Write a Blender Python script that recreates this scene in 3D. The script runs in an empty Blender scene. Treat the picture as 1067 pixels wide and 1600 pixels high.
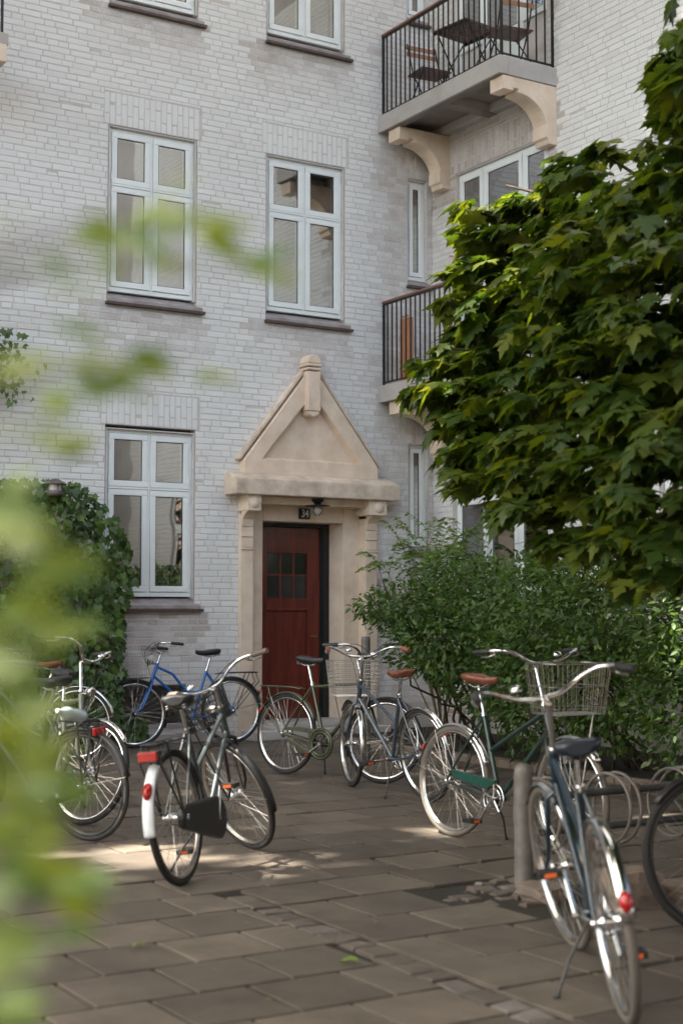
import bpy, bmesh, math, random
import numpy as np
from mathutils import Vector, Matrix
rnd = random.Random(7); nr = np.random.default_rng(11)
S = bpy.context.scene; COL = S.collection
R_ = math.radians

# ------------------------------------------------------------------ camera frame (used to lay things out on the real ground)
YAW = R_(31.83); CAM = (-10.27, -14.43, 1.45)
RX, RY = math.cos(YAW), -math.sin(YAW); FX, FY = math.sin(YAW), math.cos(YAW)
def cam(X, Y, z=0.0): return (CAM[0] + X*RX + Y*FX, CAM[1] + X*RY + Y*FY, z)
def cdir(hx, hy): return math.atan2(hx*RY + hy*FY, hx*RX + hy*FX)
PITCH = math.atan(150/2276.)
def at(px, py, Y):
    cp, sp = math.cos(PITCH), math.sin(PITCH)
    a = (px-533.5)/2276.; b = (800-py)/2276.
    f = cp - b*sp; z = sp + b*cp; k = Y/f
    X = a*k
    return Vector((CAM[0]+X*RX+Y*FX, CAM[1]+X*RY+Y*FY, CAM[2]+z*k))

# ------------------------------------------------------------------ materials
def newmat(name):
    m = bpy.data.materials.new(name); m.use_nodes = True
    nt = m.node_tree; b = nt.nodes['Principled BSDF']; return m, nt, b
def N(nt, t, **kw):
    n = nt.nodes.new(t)
    for k, v in kw.items():
        if k in n.inputs: n.inputs[k].default_value = v
        else: setattr(n, k, v)
    return n
def rgb(c): return (c[0], c[1], c[2], 1)
def plain(name, c, rough=.5, metal=0, coat=0, var=.0, scale=20, bump=0, spec=.5, c2=None):
    m, nt, b = newmat(name)
    b.inputs['Base Color'].default_value = rgb(c); b.inputs['Roughness'].default_value = rough
    b.inputs['Metallic'].default_value = metal; b.inputs['Coat Weight'].default_value = coat
    b.inputs['Specular IOR Level'].default_value = spec
    if var or c2 or bump:
        tc = N(nt, 'ShaderNodeTexCoord'); ns = N(nt, 'ShaderNodeTexNoise', Scale=scale, Detail=6.0, Roughness=.6)
        nt.links.new(tc.outputs['Object'], ns.inputs['Vector'])
        mx = N(nt, 'ShaderNodeMix', data_type='RGBA')
        a = c; d = c2 or tuple(max(0, v*(1-var)) for v in c)
        mx.inputs[6].default_value = rgb(a); mx.inputs[7].default_value = rgb(d)
        rp = N(nt, 'ShaderNodeMapRange'); rp.inputs[1].default_value = .35; rp.inputs[2].default_value = .68
        nt.links.new(ns.outputs['Fac'], rp.inputs[0]); nt.links.new(rp.outputs[0], mx.inputs[0])
        nt.links.new(mx.outputs[2], b.inputs['Base Color'])
        if bump:
            n2 = N(nt, 'ShaderNodeTexNoise', Scale=scale*5, Detail=4.0)
            nt.links.new(tc.outputs['Object'], n2.inputs['Vector'])
            bp = N(nt, 'ShaderNodeBump', Strength=bump, Distance=.01)
            nt.links.new(n2.outputs['Fac'], bp.inputs['Height']); nt.links.new(bp.outputs[0], b.inputs['Normal'])
    return m

def brick_mat():
    m, nt, b = newmat('painted_brick'); L = nt.links.new
    tc = N(nt, 'ShaderNodeTexCoord'); geo = N(nt, 'ShaderNodeNewGeometry'); at_ = N(nt, 'ShaderNodeAttribute', attribute_name='wear')
    n1 = N(nt, 'ShaderNodeTexNoise', Scale=.55, Detail=5.0, Roughness=.55); L(tc.outputs['Object'], n1.inputs['Vector'])
    n2 = N(nt, 'ShaderNodeTexNoise', Scale=55.0, Detail=6.0, Roughness=.7); L(tc.outputs['Object'], n2.inputs['Vector'])
    n3 = N(nt, 'ShaderNodeTexNoise', Scale=6.0, Detail=4.0); L(tc.outputs['Object'], n3.inputs['Vector'])
    def ma(op, a, b_):
        n = N(nt, 'ShaderNodeMath', operation=op)
        for i, v in enumerate((a, b_)):
            if isinstance(v, (int, float)): n.inputs[i].default_value = v
            else: L(v, n.inputs[i])
        return n.outputs[0]
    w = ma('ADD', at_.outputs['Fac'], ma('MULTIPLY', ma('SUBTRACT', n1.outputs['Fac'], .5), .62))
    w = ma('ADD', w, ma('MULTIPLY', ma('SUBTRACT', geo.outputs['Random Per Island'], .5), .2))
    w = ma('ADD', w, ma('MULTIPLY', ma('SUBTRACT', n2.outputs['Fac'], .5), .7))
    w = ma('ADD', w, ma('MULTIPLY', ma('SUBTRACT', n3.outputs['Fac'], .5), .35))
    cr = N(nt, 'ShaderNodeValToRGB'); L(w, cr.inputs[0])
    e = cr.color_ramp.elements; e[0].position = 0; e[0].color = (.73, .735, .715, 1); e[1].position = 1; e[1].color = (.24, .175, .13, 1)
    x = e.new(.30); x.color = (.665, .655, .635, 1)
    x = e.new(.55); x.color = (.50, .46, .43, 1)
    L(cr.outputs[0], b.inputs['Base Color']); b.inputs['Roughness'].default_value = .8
    bp = N(nt, 'ShaderNodeBump', Strength=.55, Distance=.006); L(n2.outputs['Fac'], bp.inputs['Height']); L(bp.outputs[0], b.inputs['Normal'])
    return m

def slab_mat(name, c1, c2, c3, moss=(.05, .055, .03)):
    m, nt, b = newmat(name); L = nt.links.new
    tc = N(nt, 'ShaderNodeTexCoord'); geo = N(nt, 'ShaderNodeNewGeometry')
    cr = N(nt, 'ShaderNodeValToRGB'); L(geo.outputs['Random Per Island'], cr.inputs[0])
    e = cr.color_ramp.elements; e[0].color = rgb(c1); e[1].color = rgb(c2); x = e.new(.6); x.color = rgb(c3)
    n1 = N(nt, 'ShaderNodeTexNoise', Scale=3.0, Detail=7.0, Roughness=.65); L(tc.outputs['Object'], n1.inputs['Vector'])
    n2 = N(nt, 'ShaderNodeTexNoise', Scale=260.0, Detail=3.0, Roughness=.8); L(tc.outputs['Object'], n2.inputs['Vector'])
    mr = N(nt, 'ShaderNodeMapRange'); L(n1.outputs['Fac'], mr.inputs[0]); mr.inputs[1].default_value = .3; mr.inputs[2].default_value = .7; mr.inputs[3].default_value = .60; mr.inputs[4].default_value = 1.22
    mr2 = N(nt, 'ShaderNodeMapRange'); L(n2.outputs['Fac'], mr2.inputs[0]); mr2.inputs[1].default_value = .25; mr2.inputs[2].default_value = .75; mr2.inputs[3].default_value = .6; mr2.inputs[4].default_value = 1.45
    mu = N(nt, 'ShaderNodeMath', operation='MULTIPLY'); L(mr.outputs[0], mu.inputs[0]); L(mr2.outputs[0], mu.inputs[1])
    vm = N(nt, 'ShaderNodeVectorMath', operation='SCALE'); L(cr.outputs[0], vm.inputs[0]); L(mu.outputs[0], vm.inputs['Scale'])
    L(vm.outputs[0], b.inputs['Base Color']); b.inputs['Roughness'].default_value = .75
    bp = N(nt, 'ShaderNodeBump', Strength=.5, Distance=.003); L(n2.outputs['Fac'], bp.inputs['Height']); L(bp.outputs[0], b.inputs['Normal'])
    return m

def leaf_mat(name, cols, trans=.35, rough=.45, tcol=None):
    m, nt, b = newmat(name); L = nt.links.new
    geo = N(nt, 'ShaderNodeNewGeometry'); cr = N(nt, 'ShaderNodeValToRGB'); L(geo.outputs['Random Per Island'], cr.inputs[0])
    e = cr.color_ramp.elements; e[0].color = rgb(cols[0]); e[1].color = rgb(cols[-1])
    for i, c in enumerate(cols[1:-1]): x = e.new((i+1)/(len(cols)-1)); x.color = rgb(c)
    L(cr.outputs[0], b.inputs['Base Color']); b.inputs['Roughness'].default_value = rough; b.inputs['Specular IOR Level'].default_value = .4
    tr = N(nt, 'ShaderNodeBsdfTranslucent'); vm = N(nt, 'ShaderNodeVectorMath', operation='MULTIPLY')
    L(cr.outputs[0], vm.inputs[0]); vm.inputs[1].default_value = tcol or (1.9, 1.8, .5); L(vm.outputs[0], tr.inputs[0])
    mx = N(nt, 'ShaderNodeMixShader'); mx.inputs[0].default_value = trans
    L(b.outputs[0], mx.inputs[1]); L(tr.outputs[0], mx.inputs[2]); L(mx.outputs[0], nt.nodes['Material Output'].inputs[0])
    return m

def wood_mat(name, c1, c2, sc=(1, 1, 12), rough=.45, coat=0.2):
    m, nt, b = newmat(name); L = nt.links.new
    tc = N(nt, 'ShaderNodeTexCoord'); mp = N(nt, 'ShaderNodeMapping'); mp.inputs['Scale'].default_value = sc
    n = N(nt, 'ShaderNodeTexNoise', Scale=6.0, Detail=8.0, Roughness=.6); L(tc.outputs['Object'], mp.inputs[0]); L(mp.outputs[0], n.inputs['Vector'])
    cr = N(nt, 'ShaderNodeValToRGB'); L(n.outputs['Fac'], cr.inputs[0]); e = cr.color_ramp.elements
    e[0].position = .3; e[1].position = .7; e[0].color = rgb(c1); e[1].color = rgb(c2)
    L(cr.outputs[0], b.inputs['Base Color']); b.inputs['Roughness'].default_value = rough; b.inputs['Coat Weight'].default_value = coat
    return m

def glass_mat():
    m = bpy.data.materials.new('window_glass'); m.use_nodes = True; nt = m.node_tree; nt.nodes.clear(); L = nt.links.new
    o = N(nt, 'ShaderNodeOutputMaterial'); g = N(nt, 'ShaderNodeBsdfGlossy', Roughness=.015); g.inputs[0].default_value = (1, 1, 1, 1)
    t = N(nt, 'ShaderNodeBsdfTransparent'); t.inputs[0].default_value = (.78, .8, .78, 1)
    fr = N(nt, 'ShaderNodeFresnel', IOR=1.55); ad = N(nt, 'ShaderNodeMath', operation='MULTIPLY_ADD'); L(fr.outputs[0], ad.inputs[0]); ad.inputs[1].default_value = 1.3; ad.inputs[2].default_value = .33
    tc = N(nt, 'ShaderNodeTexCoord'); n = N(nt, 'ShaderNodeTexNoise', Scale=2.2, Detail=1.0); L(tc.outputs['Object'], n.inputs['Vector'])
    bp = N(nt, 'ShaderNodeBump', Strength=.05, Distance=.03); L(n.outputs['Fac'], bp.inputs['Height']); L(bp.outputs[0], g.inputs['Normal'])
    mx = N(nt, 'ShaderNodeMixShader'); L(ad.outputs[0], mx.inputs[0]); L(t.outputs[0], mx.inputs[1]); L(g.outputs[0], mx.inputs[2]); L(mx.outputs[0], o.inputs[0])
    return m

M = {}
M['brick'] = brick_mat()
M['mortar'] = plain('mortar', (.60, .565, .54), .9, var=.18, scale=8, bump=.3)
M['slab'] = slab_mat('paving_slab', (.070, .056, .043), (.115, .095, .073), (.090, .073, .057))
M['cobble'] = slab_mat('granite_sett', (.08, .066, .054), (.145, .13, .12), (.10, .08, .064))
M['soil'] = plain('joint_soil', (.016, .012, .008), .95, c2=(.012, .012, .006), scale=9, bump=.8)
M['stone'] = plain('cream_stone', (.75, .62, .49), .85, c2=(.62, .49, .375), scale=4.5, bump=.35)
M['stone_old'] = plain('weathered_cream_stone', (.72, .60, .48), .88, c2=(.44, .35, .275), scale=5, bump=.45)
M['concrete'] = plain('grey_concrete', (.47, .44, .415), .85, c2=(.38, .35, .325), scale=3, bump=.2)
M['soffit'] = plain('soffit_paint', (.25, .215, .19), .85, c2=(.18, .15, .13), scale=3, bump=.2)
M['frame'] = plain('white_window_paint', (.80, .84, .83), .35, var=.06, scale=6)
M['frame2'] = plain('window_gasket', (.04, .045, .05), .6)
M['glass'] = glass_mat()
M['room'] = plain('room_wall', (.30, .26, .22), .9)
M['curtain'] = plain('white_curtain', (.6, .6, .58), .9)
M['slate'] = plain('slate_sill', (.10, .07, .062), .6, var=.4, scale=20, bump=.3)
M['sillpaint'] = plain('sill_paint', (.36, .33, .33), .8, c2=(.24, .20, .19), scale=7, bump=.3)
M['rail'] = plain('black_iron', (.012, .011, .011), .45, spec=.4)
M['redwood'] = wood_mat('handrail_wood', (.16, .06, .04), (.26, .11, .07))
M['slatwood'] = wood_mat('slat_wood', (.07, .025, .018), (.14, .05, .035))
M['slatlight'] = wood_mat('teak_slat', (.30, .13, .06), (.42, .20, .1))
M['door'] = wood_mat('mahogany_door', (.075, .012, .008), (.19, .032, .018), (3, 3, .35), .35, .3)
M['doorframe'] = plain('dark_green_frame', (.008, .012, .011), .4, var=.3, scale=10)
M['pane_dark'] = plain('dark_door_glass', (.012, .012, .011), .04, spec=.9, bump=.1, scale=10)
M['black'] = plain('black_enamel', (.01, .01, .01), .4)
M['white'] = plain('white_enamel', (.8, .8, .78), .4)
M['lampglass'] = plain('lamp_glass', (.45, .42, .38), .1)
M['galv'] = plain('galvanised_steel', (.17, .155, .14), .6, metal=.35, c2=(.11, .10, .09), scale=14, bump=.2)
M['rackpaint'] = plain('rack_steel', (.075, .075, .075), .55, metal=.4, c2=(.05, .045, .04), scale=12, bump=.2)
M['chrome'] = plain('chrome', (.72, .72, .72), .14, metal=1)
M['chrome_dull'] = plain('dull_alloy', (.45, .43, .41), .32, metal=1, c2=(.3, .28, .26), scale=40)
M['spoke'] = plain('spoke_steel', (.42, .40, .37), .35, metal=1)
M['rubber'] = plain('tyre_rubber', (.018, .017, .016), .8, bump=.3, scale=60)
M['rubber_grey'] = plain('grey_tyre', (.11, .095, .08), .8, bump=.3, scale=60)
M['leather'] = plain('brown_leather', (.19, .055, .025), .45, c2=(.10, .03, .015), scale=30, bump=.1)
M['vinyl'] = plain('black_saddle_vinyl', (.016, .017, .019), .5, bump=.15, scale=60)
M['brown_grip'] = plain('brown_grip', (.20, .07, .045), .6)
M['grey_grip'] = plain('grey_grip', (.13, .10, .08), .65)
M['black_plastic'] = plain('black_plastic', (.014, .014, .015), .42)
M['red'] = plain('red_reflector', (.34, .008, .006), .2, coat=.5)
M['orange'] = plain('orange_reflector', (.7, .13, .03), .3)
M['whitepaint'] = plain('white_mudguard', (.72, .76, .78), .3, coat=.5, c2=(.6, .62, .62), scale=15)
M['blue_seat'] = plain('dark_blue_saddle', (.012, .020, .032), .28)
def paint(n, c): 
    m = plain(n, c, .32, coat=.6, c2=tuple(v*.7 for v in c), scale=18); return m
M['p_blue'] = paint('blue_frame', (.01, .13, .46)); M['p_olive'] = paint('olive_frame', (.045, .052, .022))
M['p_slate'] = paint('slate_blue_frame', (.035, .052, .075)); M['p_green'] = paint('dark_green_frame_paint', (.006, .028, .022))
M['p_guard'] = paint('green_guard', (.006, .06, .045)); M['p_petrol'] = paint('petrol_frame', (.006, .022, .038))
M['p_black'] = paint('black_frame', (.012, .014, .014)); M['p_grey'] = paint('grey_olive_frame', (.15, .15, .125))
M['p_lightblue'] = paint('pale_frame', (.16, .2, .22)); M['p_darkgrey'] = paint('charcoal_frame', (.05, .065, .07))
M['maple'] = leaf_mat('maple_leaf', [(.030, .060, .012), (.048, .086, .015), (.074, .108, .016), (.125, .145, .020)], .40)
M['shrub'] = leaf_mat('shrub_leaf', [(.034, .074, .020), (.062, .118, .028), (.098, .160, .036)], .32)
M['fern'] = leaf_mat('feathery_leaf', [(.10, .19, .05), (.18, .28, .07), (.14, .24, .08)], .4)
M['ivy'] = leaf_mat('ivy_leaf', [(.022, .05, .014), (.05, .10, .022), (.085, .15, .03), (.035, .075, .018)], .15, .35)
M['fore'] = leaf_mat('near_leaf', [(.08, .15, .045), (.24, .29, .03), (.11, .19, .06), (.19, .27, .11)], .36, .30, (1.5, 1.4, .45))
M['canopy'] = leaf_mat('canopy_leaf', [(.04, .08, .015), (.06, .11, .02)], .2)
M['bark'] = plain('bark', (.07, .05, .035), .9, var=.5, scale=12, bump=.8)
M['twig'] = plain('green_twig', (.10, .09, .04), .7)
M['wicker'] = plain('wicker', (.28, .17, .10), .8, c2=(.16, .09, .05), scale=60, bump=.6)
M['terracotta'] = wood_mat('orange_board', (.36, .15, .07), (.46, .21, .11), (2, 2, .5), .7, 0)
M['pink'] = plain('pink_petal', (.7, .35, .4), .6)
M['dried'] = plain('dried_petals', (.25, .11, .06), .8, var=.5, scale=30)
M['bottle'] = plain('bottle_plastic', (.42, .52, .56), .15, coat=.5)
M['granite'] = plain('granite_block', (.17, .13, .10), .85, c2=(.10, .08, .065), scale=12, bump=.6)
M['facing'] = plain('facing_brick', (.30,.22,.18), .9, c2=(.24,.17,.14), scale=3)
M['litter'] = leaf_mat('dry_litter', [(.10,.06,.03),(.22,.15,.07),(.12,.13,.04)], .1)
M['reveal'] = plain('reveal_paint', (.62,.58,.55), .85, var=.15)
M['louvre'] = plain('basement_grille', (.06, .055, .05), .7, var=.4, scale=10)

# ------------------------------------------------------------------ mesh helper
class MB:
    def __init__(s): s.v = []; s.f = []; s.sm = []
    def add(s, vs, fs, smooth=False):
        o = len(s.v); s.v += [tuple(v) for v in vs]; s.f += [tuple(i+o for i in f) for f in fs]; s.sm += [smooth]*len(fs)
    def box(s, a, b, xf=None):
        x0, x1 = sorted((a[0], b[0])); y0, y1 = sorted((a[1], b[1])); z0, z1 = sorted((a[2], b[2]))
        vs = [(x0,y0,z0),(x1,y0,z0),(x1,y1,z0),(x0,y1,z0),(x0,y0,z1),(x1,y0,z1),(x1,y1,z1),(x0,y1,z1)]
        if xf: vs = [xf(Vector(v)) for v in vs]
        s.add(vs, [(0,3,2,1),(4,5,6,7),(0,1,5,4),(1,2,6,5),(2,3,7,6),(3,0,4,7)])
    def tube(s, pts, r, n=8, closed=False, xf=None, flat=None, caps=True):
        pts = [Vector(p) for p in pts]
        if xf: pts = [Vector(xf(p)) for p in pts]
        m = len(pts); rs = r if isinstance(r, (list, tuple)) else [r]*m
        T = []
        for i in range(m):
            a = pts[(i-1) % m] if (closed or i > 0) else pts[i]; b = pts[(i+1) % m] if (closed or i < m-1) else pts[i]
            t = (b-a); T.append(t.normalized() if t.length > 1e-9 else Vector((0,0,1)))
        up = Vector((0,0,1)) if abs(T[0].z) < .9 else Vector((1,0,0))
        nrm = (up - T[0]*up.dot(T[0])).normalized(); vs = []
        for i in range(m):
            nrm = (nrm - T[i]*nrm.dot(T[i])).normalized(); bn = T[i].cross(nrm)
            for k in range(n):
                a = 2*math.pi*k/n; vs.append(pts[i] + (nrm*math.cos(a) + bn*math.sin(a))*rs[i])
        fs = []
        for i in range(m if closed else m-1):
            j = (i+1) % m
            for k in range(n): fs.append((i*n+k, i*n+(k+1) % n, j*n+(k+1) % n, j*n+k))
        s.add(vs, fs, n > 4)
        if caps and not closed: s.add(vs[:n], [tuple(range(n))[::-1]]); s.add(vs[-n:], [tuple(range(n))])
    def lathe(s, prof, n=16, org=(0,0,0), axis='z', xf=None):
        vs = []
        for (r, h) in prof:
            for k in range(n):
                a = 2*math.pi*k/n; c, d = r*math.cos(a), r*math.sin(a)
                p = (c, d, h) if axis == 'z' else ((h, c, d) if axis == 'x' else (d, h, c))
                p = Vector(p) + Vector(org); vs.append(xf(p) if xf else p)
        fs = [(i*n+k, i*n+(k+1) % n, (i+1)*n+(k+1) % n, (i+1)*n+k) for i in range(len(prof)-1) for k in range(n)]
        s.add(vs, fs, True)
        s.add(vs[:n], [tuple(range(n))[::-1]]); s.add(vs[-n:], [tuple(range(n))])
    def prism(s, poly, a, b, fn):
        k = len(poly); vs = [fn(p[0], p[1], a) for p in poly] + [fn(p[0], p[1], b) for p in poly]
        s.add(vs, [tuple(range(k))[::-1], tuple(range(k, 2*k))] + [(i, (i+1) % k, (i+1) % k + k, i+k) for i in range(k)])
    def build(s, name, mat, parent=None, bevel=0, wear=None, fix=True):
        me = bpy.data.meshes.new(name); me.from_pydata([tuple(v) for v in s.v], [], s.f)
        me.polygons.foreach_set('use_smooth', s.sm)
        if wear is not None:
            a = me.attributes.new('wear', 'FLOAT', 'POINT'); a.data.foreach_set('value', wear)
        if fix and len(s.f) < 60000:
            bm = bmesh.new(); bm.from_mesh(me); bmesh.ops.recalc_face_normals(bm, faces=bm.faces); bm.to_mesh(me); bm.free()
        me.materials.append(M[mat] if isinstance(mat, str) else mat)
        o = bpy.data.objects.new(name, me); COL.objects.link(o)
        if parent: o.parent = parent
        if bevel:
            md = o.modifiers.new('bevel', 'BEVEL'); md.width = bevel; md.segments = 2; md.limit_method = 'ANGLE'
        return o
def tag(o, label=None, cat=None, group=None, kind=None):
    if label: o['label'] = label
    if cat: o['category'] = cat
    if group: o['group'] = group
    if kind: o['kind'] = kind
    return o
def empty(name, loc=(0,0,0), rot=(0,0,0)):
    o = bpy.data.objects.new(name, None); COL.objects.link(o); o.location = loc; o.rotation_euler = rot; o.empty_display_size = .2
    return o

# ------------------------------------------------------------------ leaves
MAPLE = [(0,0),(.38,-.10),(.30,.07),(.57,.15),(.50,.26),(.70,.47),(.46,.42),(.40,.53),(.24,.42),(.27,.67),(.15,.69),(0,1.02)]
IVY = [(0,0),(.26,-.14),(.44,.10),(.30,.26),(.48,.46),(.20,.55),(0,.98)]
OVAL = [(0,0),(.17,.15),(.24,.42),(.16,.75),(0,1)]
def full(h): return h + [(-x, y) for x, y in h[-2:0:-1]]
def leaves(name, shape, pos, tip, nor, size, mat, parent, curl=.25, fold=.18):
    o2 = np.array(full(shape)); c = np.array([[0, .32]]) if len(o2) > 8 else np.array([[0, .45]])
    T = np.vstack([c, o2]); k = len(T)
    zz = -curl*(T[:,0]**2*1.2 + (T[:,1]-.2)**2*.7) + fold*np.abs(T[:,0])
    pos = np.asarray(pos, float); n = len(pos); tip = np.asarray(tip, float); nor = np.asarray(nor, float)
    tip /= np.linalg.norm(tip, axis=1, keepdims=True) + 1e-9
    nor = nor - tip*np.sum(nor*tip, axis=1, keepdims=True); nor /= np.linalg.norm(nor, axis=1, keepdims=True) + 1e-9
    sd = np.cross(tip, nor); size = np.asarray(size, float).reshape(n, 1, 1)
    asp = nr.uniform(.8, 1.1, (n,1,1)); cv = nr.uniform(.3, 1.7, (n,1,1))
    V = pos[:,None,:] + size*(T[None,:,0:1]*asp*sd[:,None,:] + T[None,:,1:2]*tip[:,None,:] + zz[None,:,None]*cv*nor[:,None,:])
    V = V.reshape(-1, 3)
    tri = np.array([(0, 1+i, 1+(i+1) % (k-1)) for i in range(k-1)])
    F = (tri[None] + (np.arange(n)*k)[:,None,None]).reshape(-1, 3)
    me = bpy.data.meshes.new(name); me.vertices.add(len(V)); me.vertices.foreach_set('co', V.astype(np.float32).ravel())
    me.loops.add(F.size); me.loops.foreach_set('vertex_index', F.astype(np.int32).ravel())
    me.polygons.add(len(F)); me.polygons.foreach_set('loop_start', np.arange(0, F.size, 3, dtype=np.int32))
    me.polygons.foreach_set('use_smooth', np.ones(len(F), bool))
    me.update(calc_edges=True); me.materials.append(M[mat])
    o = bpy.data.objects.new(name, me); COL.objects.link(o)
    if parent: o.parent = parent
    return o
def unit(n): v = nr.normal(size=(n,3)); return v/np.linalg.norm(v, axis=1, keepdims=True)

# ================================================================== BUILDING
bld = empty('apartment_building')
tag(bld, 'white painted brick apartment building with cream stone doorway and two corner balconies', 'building')
class Fr:
    def __init__(s, w): s.w = w
    def p(s, u, d, z): return (u, -d, z) if s.w == 'A' else (-d, -u, z)
FA, FB = Fr('A'), Fr('B')
def fbox(mb, fr, u0, u1, d0, d1, z0, z1):
    a = fr.p(u0, d0, z0); b = fr.p(u1, d1, z1); mb.box(a, b)

opA = [(-4.27,-3.21,1.43,3.41),(-4.27,-3.21,4.71,6.67),(-2.33,-1.27,4.71,6.67),(-4.27,-3.21,7.97,9.93),(-2.33,-1.27,7.97,9.93),
       (-.37,-.07,2.10,3.43),(-.37,-.07,5.36,6.69),(-.37,-.07,8.62,9.95),(-2.64,-.87,0,2.72),(-4.12,-3.30,.16,.62)]
opB = [(.49,2.21,4.09,6.67),(.49,2.21,7.37,9.93),(.40,2.21,1.43,3.41),(3.86,4.90,4.80,6.75),(3.86,4.90,1.5,3.41),(6.3,7.34,4.8,6.67),(6.3,7.34,1.5,3.41)]
arA = [(-4.32,-3.16,3.41,3.77),(-4.32,-3.16,6.67,7.03),(-2.38,-1.22,6.67,7.03),(-.52,-.0,3.43,3.77),(-.52,-.0,6.69,7.05)]
arB = [(.40,2.28,6.67,7.03),(.3,2.28,3.41,3.77),(3.78,4.98,6.75,7.11),(3.78,4.98,3.41,3.77),(6.22,7.42,6.67,7.03),(.40,2.28,9.93,10.2)]
def wearA(u, z):
    w = .06
    for (a, b, z0, z1) in opA[:5]:
        if a-.25 < u < b+.12 and 0 < z0-z < .7: w = max(w, .44*(1-(z0-z)/.75)+.08)
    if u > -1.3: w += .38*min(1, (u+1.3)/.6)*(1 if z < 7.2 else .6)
    if z < 1.4 and -4.3 < u < -2.7: w += .16
    if z < .3: w += .15
    if abs(u+1.78) < 1.25 and 2.6 < z < 4.6: w += .22*max(0, 1-abs((abs(u+1.78)) - (4.3-z)*.62)/.35)
    return w
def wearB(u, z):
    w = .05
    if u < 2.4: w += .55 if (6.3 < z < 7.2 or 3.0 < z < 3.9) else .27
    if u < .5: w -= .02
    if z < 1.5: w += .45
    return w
def brickwall(name, fr, u0, u1, z0, z1, ops, ars, wf, outside=None):
    mb = MB(); wear = []
    CH = .0667; blk = ops + ars
    def brick(a, b, c, d, q=0):
        dd = rnd.gauss(0, .0011); tl = rnd.gauss(0, .0007); ch = .0045
        g = lambda: rnd.gauss(0, .0012)
        a += g(); b += g(); c += g(); d += g()
        o = [(a, c), (b, c), (b, d), (a, d)]; i_ = [(a+ch, c+ch), (b-ch, c+ch), (b-ch, d-ch), (a+ch, d-ch)]
        vs = [fr.p(p[0], -.012, p[1]) for p in o] + [fr.p(p[0], -.001+dd, p[1]) for p in o] + [fr.p(p[0], .0035+dd+(tl if k < 2 else -tl), p[1]) for k, p in enumerate(i_)]
        fs = [(0,1,5,4),(1,2,6,5),(2,3,7,6),(3,0,4,7),(4,5,9,8),(5,6,10,9),(6,7,11,10),(7,4,8,11),(8,9,10,11)]
        mb.add(vs, fs); w = wf((a+b)/2, (c+d)/2)+q; wear.extend([w]*12)
    z = z0; row = 0
    while z < z1:
        u = u0 - rnd.random()*.24; zt = z+CH-.008; segs = []
        while u < u1:
            L = .24 if rnd.random() < .68 else .12
            segs.append((max(u, u0), min(u+L-.007, u1))); u += L
        for a, b in segs:
            parts = [(a, b, z, zt)]
            for (x0, x1, y0, y1) in blk:
                q = []
                for (p, r, c, d) in parts:
                    if r <= x0 or p >= x1 or d <= y0 or c >= y1: q.append((p, r, c, d)); continue
                    if p < x0-.02: q.append((p, x0-.004, c, d))
                    if r > x1+.02: q.append((x1+.004, r, c, d))
                    m0, m1 = max(p, x0), min(r, x1)
                    if c < y0-.02: q.append((m0, m1, c, y0-.005))
                    if d > y1+.02: q.append((m0, m1, y1+.005, d))
                parts = q
            for (p, r, c, d) in parts:
                if r-p > .02: brick(p, r, c, d)
        z += CH; row += 1
    for (x0, x1, y0, y1) in ars:
        u = x0; k = 0
        while u < x1-.03:
            e = min(u+.067, x1); h = y1-y0
            if k % 2: brick(u, e-.007, y0+.006, y0+h*.66); brick(u, e-.007, y0+h*.66+.01, y1-.008)
            else: brick(u, e-.007, y0+.006, y0+h*.31); brick(u, e-.007, y0+h*.31+.01, y1-.008)
            u += .067; k += 1
    o = mb.build(name, 'brick', bld, wear=wear, fix=False); return o
# orientation of the brick faces is checked through the first front face
wA = brickwall('brick_wall', FA, -6.9, 0, 0, 10.2, opA, arA, wearA)
wB = brickwall('brick_wall', FB, 0, 9.0, 0, 10.2, opB, arB, wearB)
for w_ in (wA, wB):
    me = w_.data; me.flip_normals() if me.polygons[8].normal.dot(Vector((0,-1,0) if w_ is wA else (-1,0,0))) < 0 else None
# mortar backing panels round the openings (one solid wall of grid cells)
def backing(fr, u0, u1, z0, z1, ops, th=.12):
    us = sorted({u0, u1, *[o[0] for o in ops], *[o[1] for o in ops]}); zs = sorted({z0, z1, *[o[2] for o in ops], *[o[3] for o in ops]})
    us = [u for u in us if u0 <= u <= u1]; zs = [z for z in zs if z0 <= z <= z1]
    mb = MB()
    for i in range(len(us)-1):
        for j in range(len(zs)-1):
            cu, cz = (us[i]+us[i+1])/2, (zs[j]+zs[j+1])/2
            if any(o[0] < cu < o[1] and o[2] < cz < o[3] for o in ops): continue
            fbox(mb, fr, us[i], us[i+1], .0008, -.005-th, zs[j], zs[j+1])
    bm = bmesh.new(); me = bpy.data.meshes.new('t'); me.from_pydata([tuple(v) for v in mb.v], [], mb.f); bm.from_mesh(me)
    bmesh.ops.remove_doubles(bm, verts=bm.verts, dist=1e-4)
    seen = {}; 
    for f in bm.faces: seen.setdefault(tuple(sorted(v.index for v in f.verts)), []).append(f)
    bmesh.ops.delete(bm, geom=[f for l in seen.values() if len(l) > 1 for f in l], context='FACES_ONLY')
    bmesh.ops.recalc_face_normals(bm, faces=bm.faces); me2 = bpy.data.meshes.new('mortar_wall'); bm.to_mesh(me2); bm.free()
    me2.materials.append(M['mortar']); o = bpy.data.objects.new('mortar_wall', me2); COL.objects.link(o); o.parent = bld; return o
backing(FA, -6.9, .1, -.2, 10.2, opA); backing(FB, .01, 9.0, -.2, 10.2, opB)
mb = MB(); mb.box((-18, 0.0, -.2), (-6.9, .35, 18)); mb.box((-6.9, .0, 10.2), (.3, .35, 18)); mb.box((.0, -9.0, 10.2), (.3, -.01, 18)); mb.box((0, -13, -.2), (.35, -9.0, 18))
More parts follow.
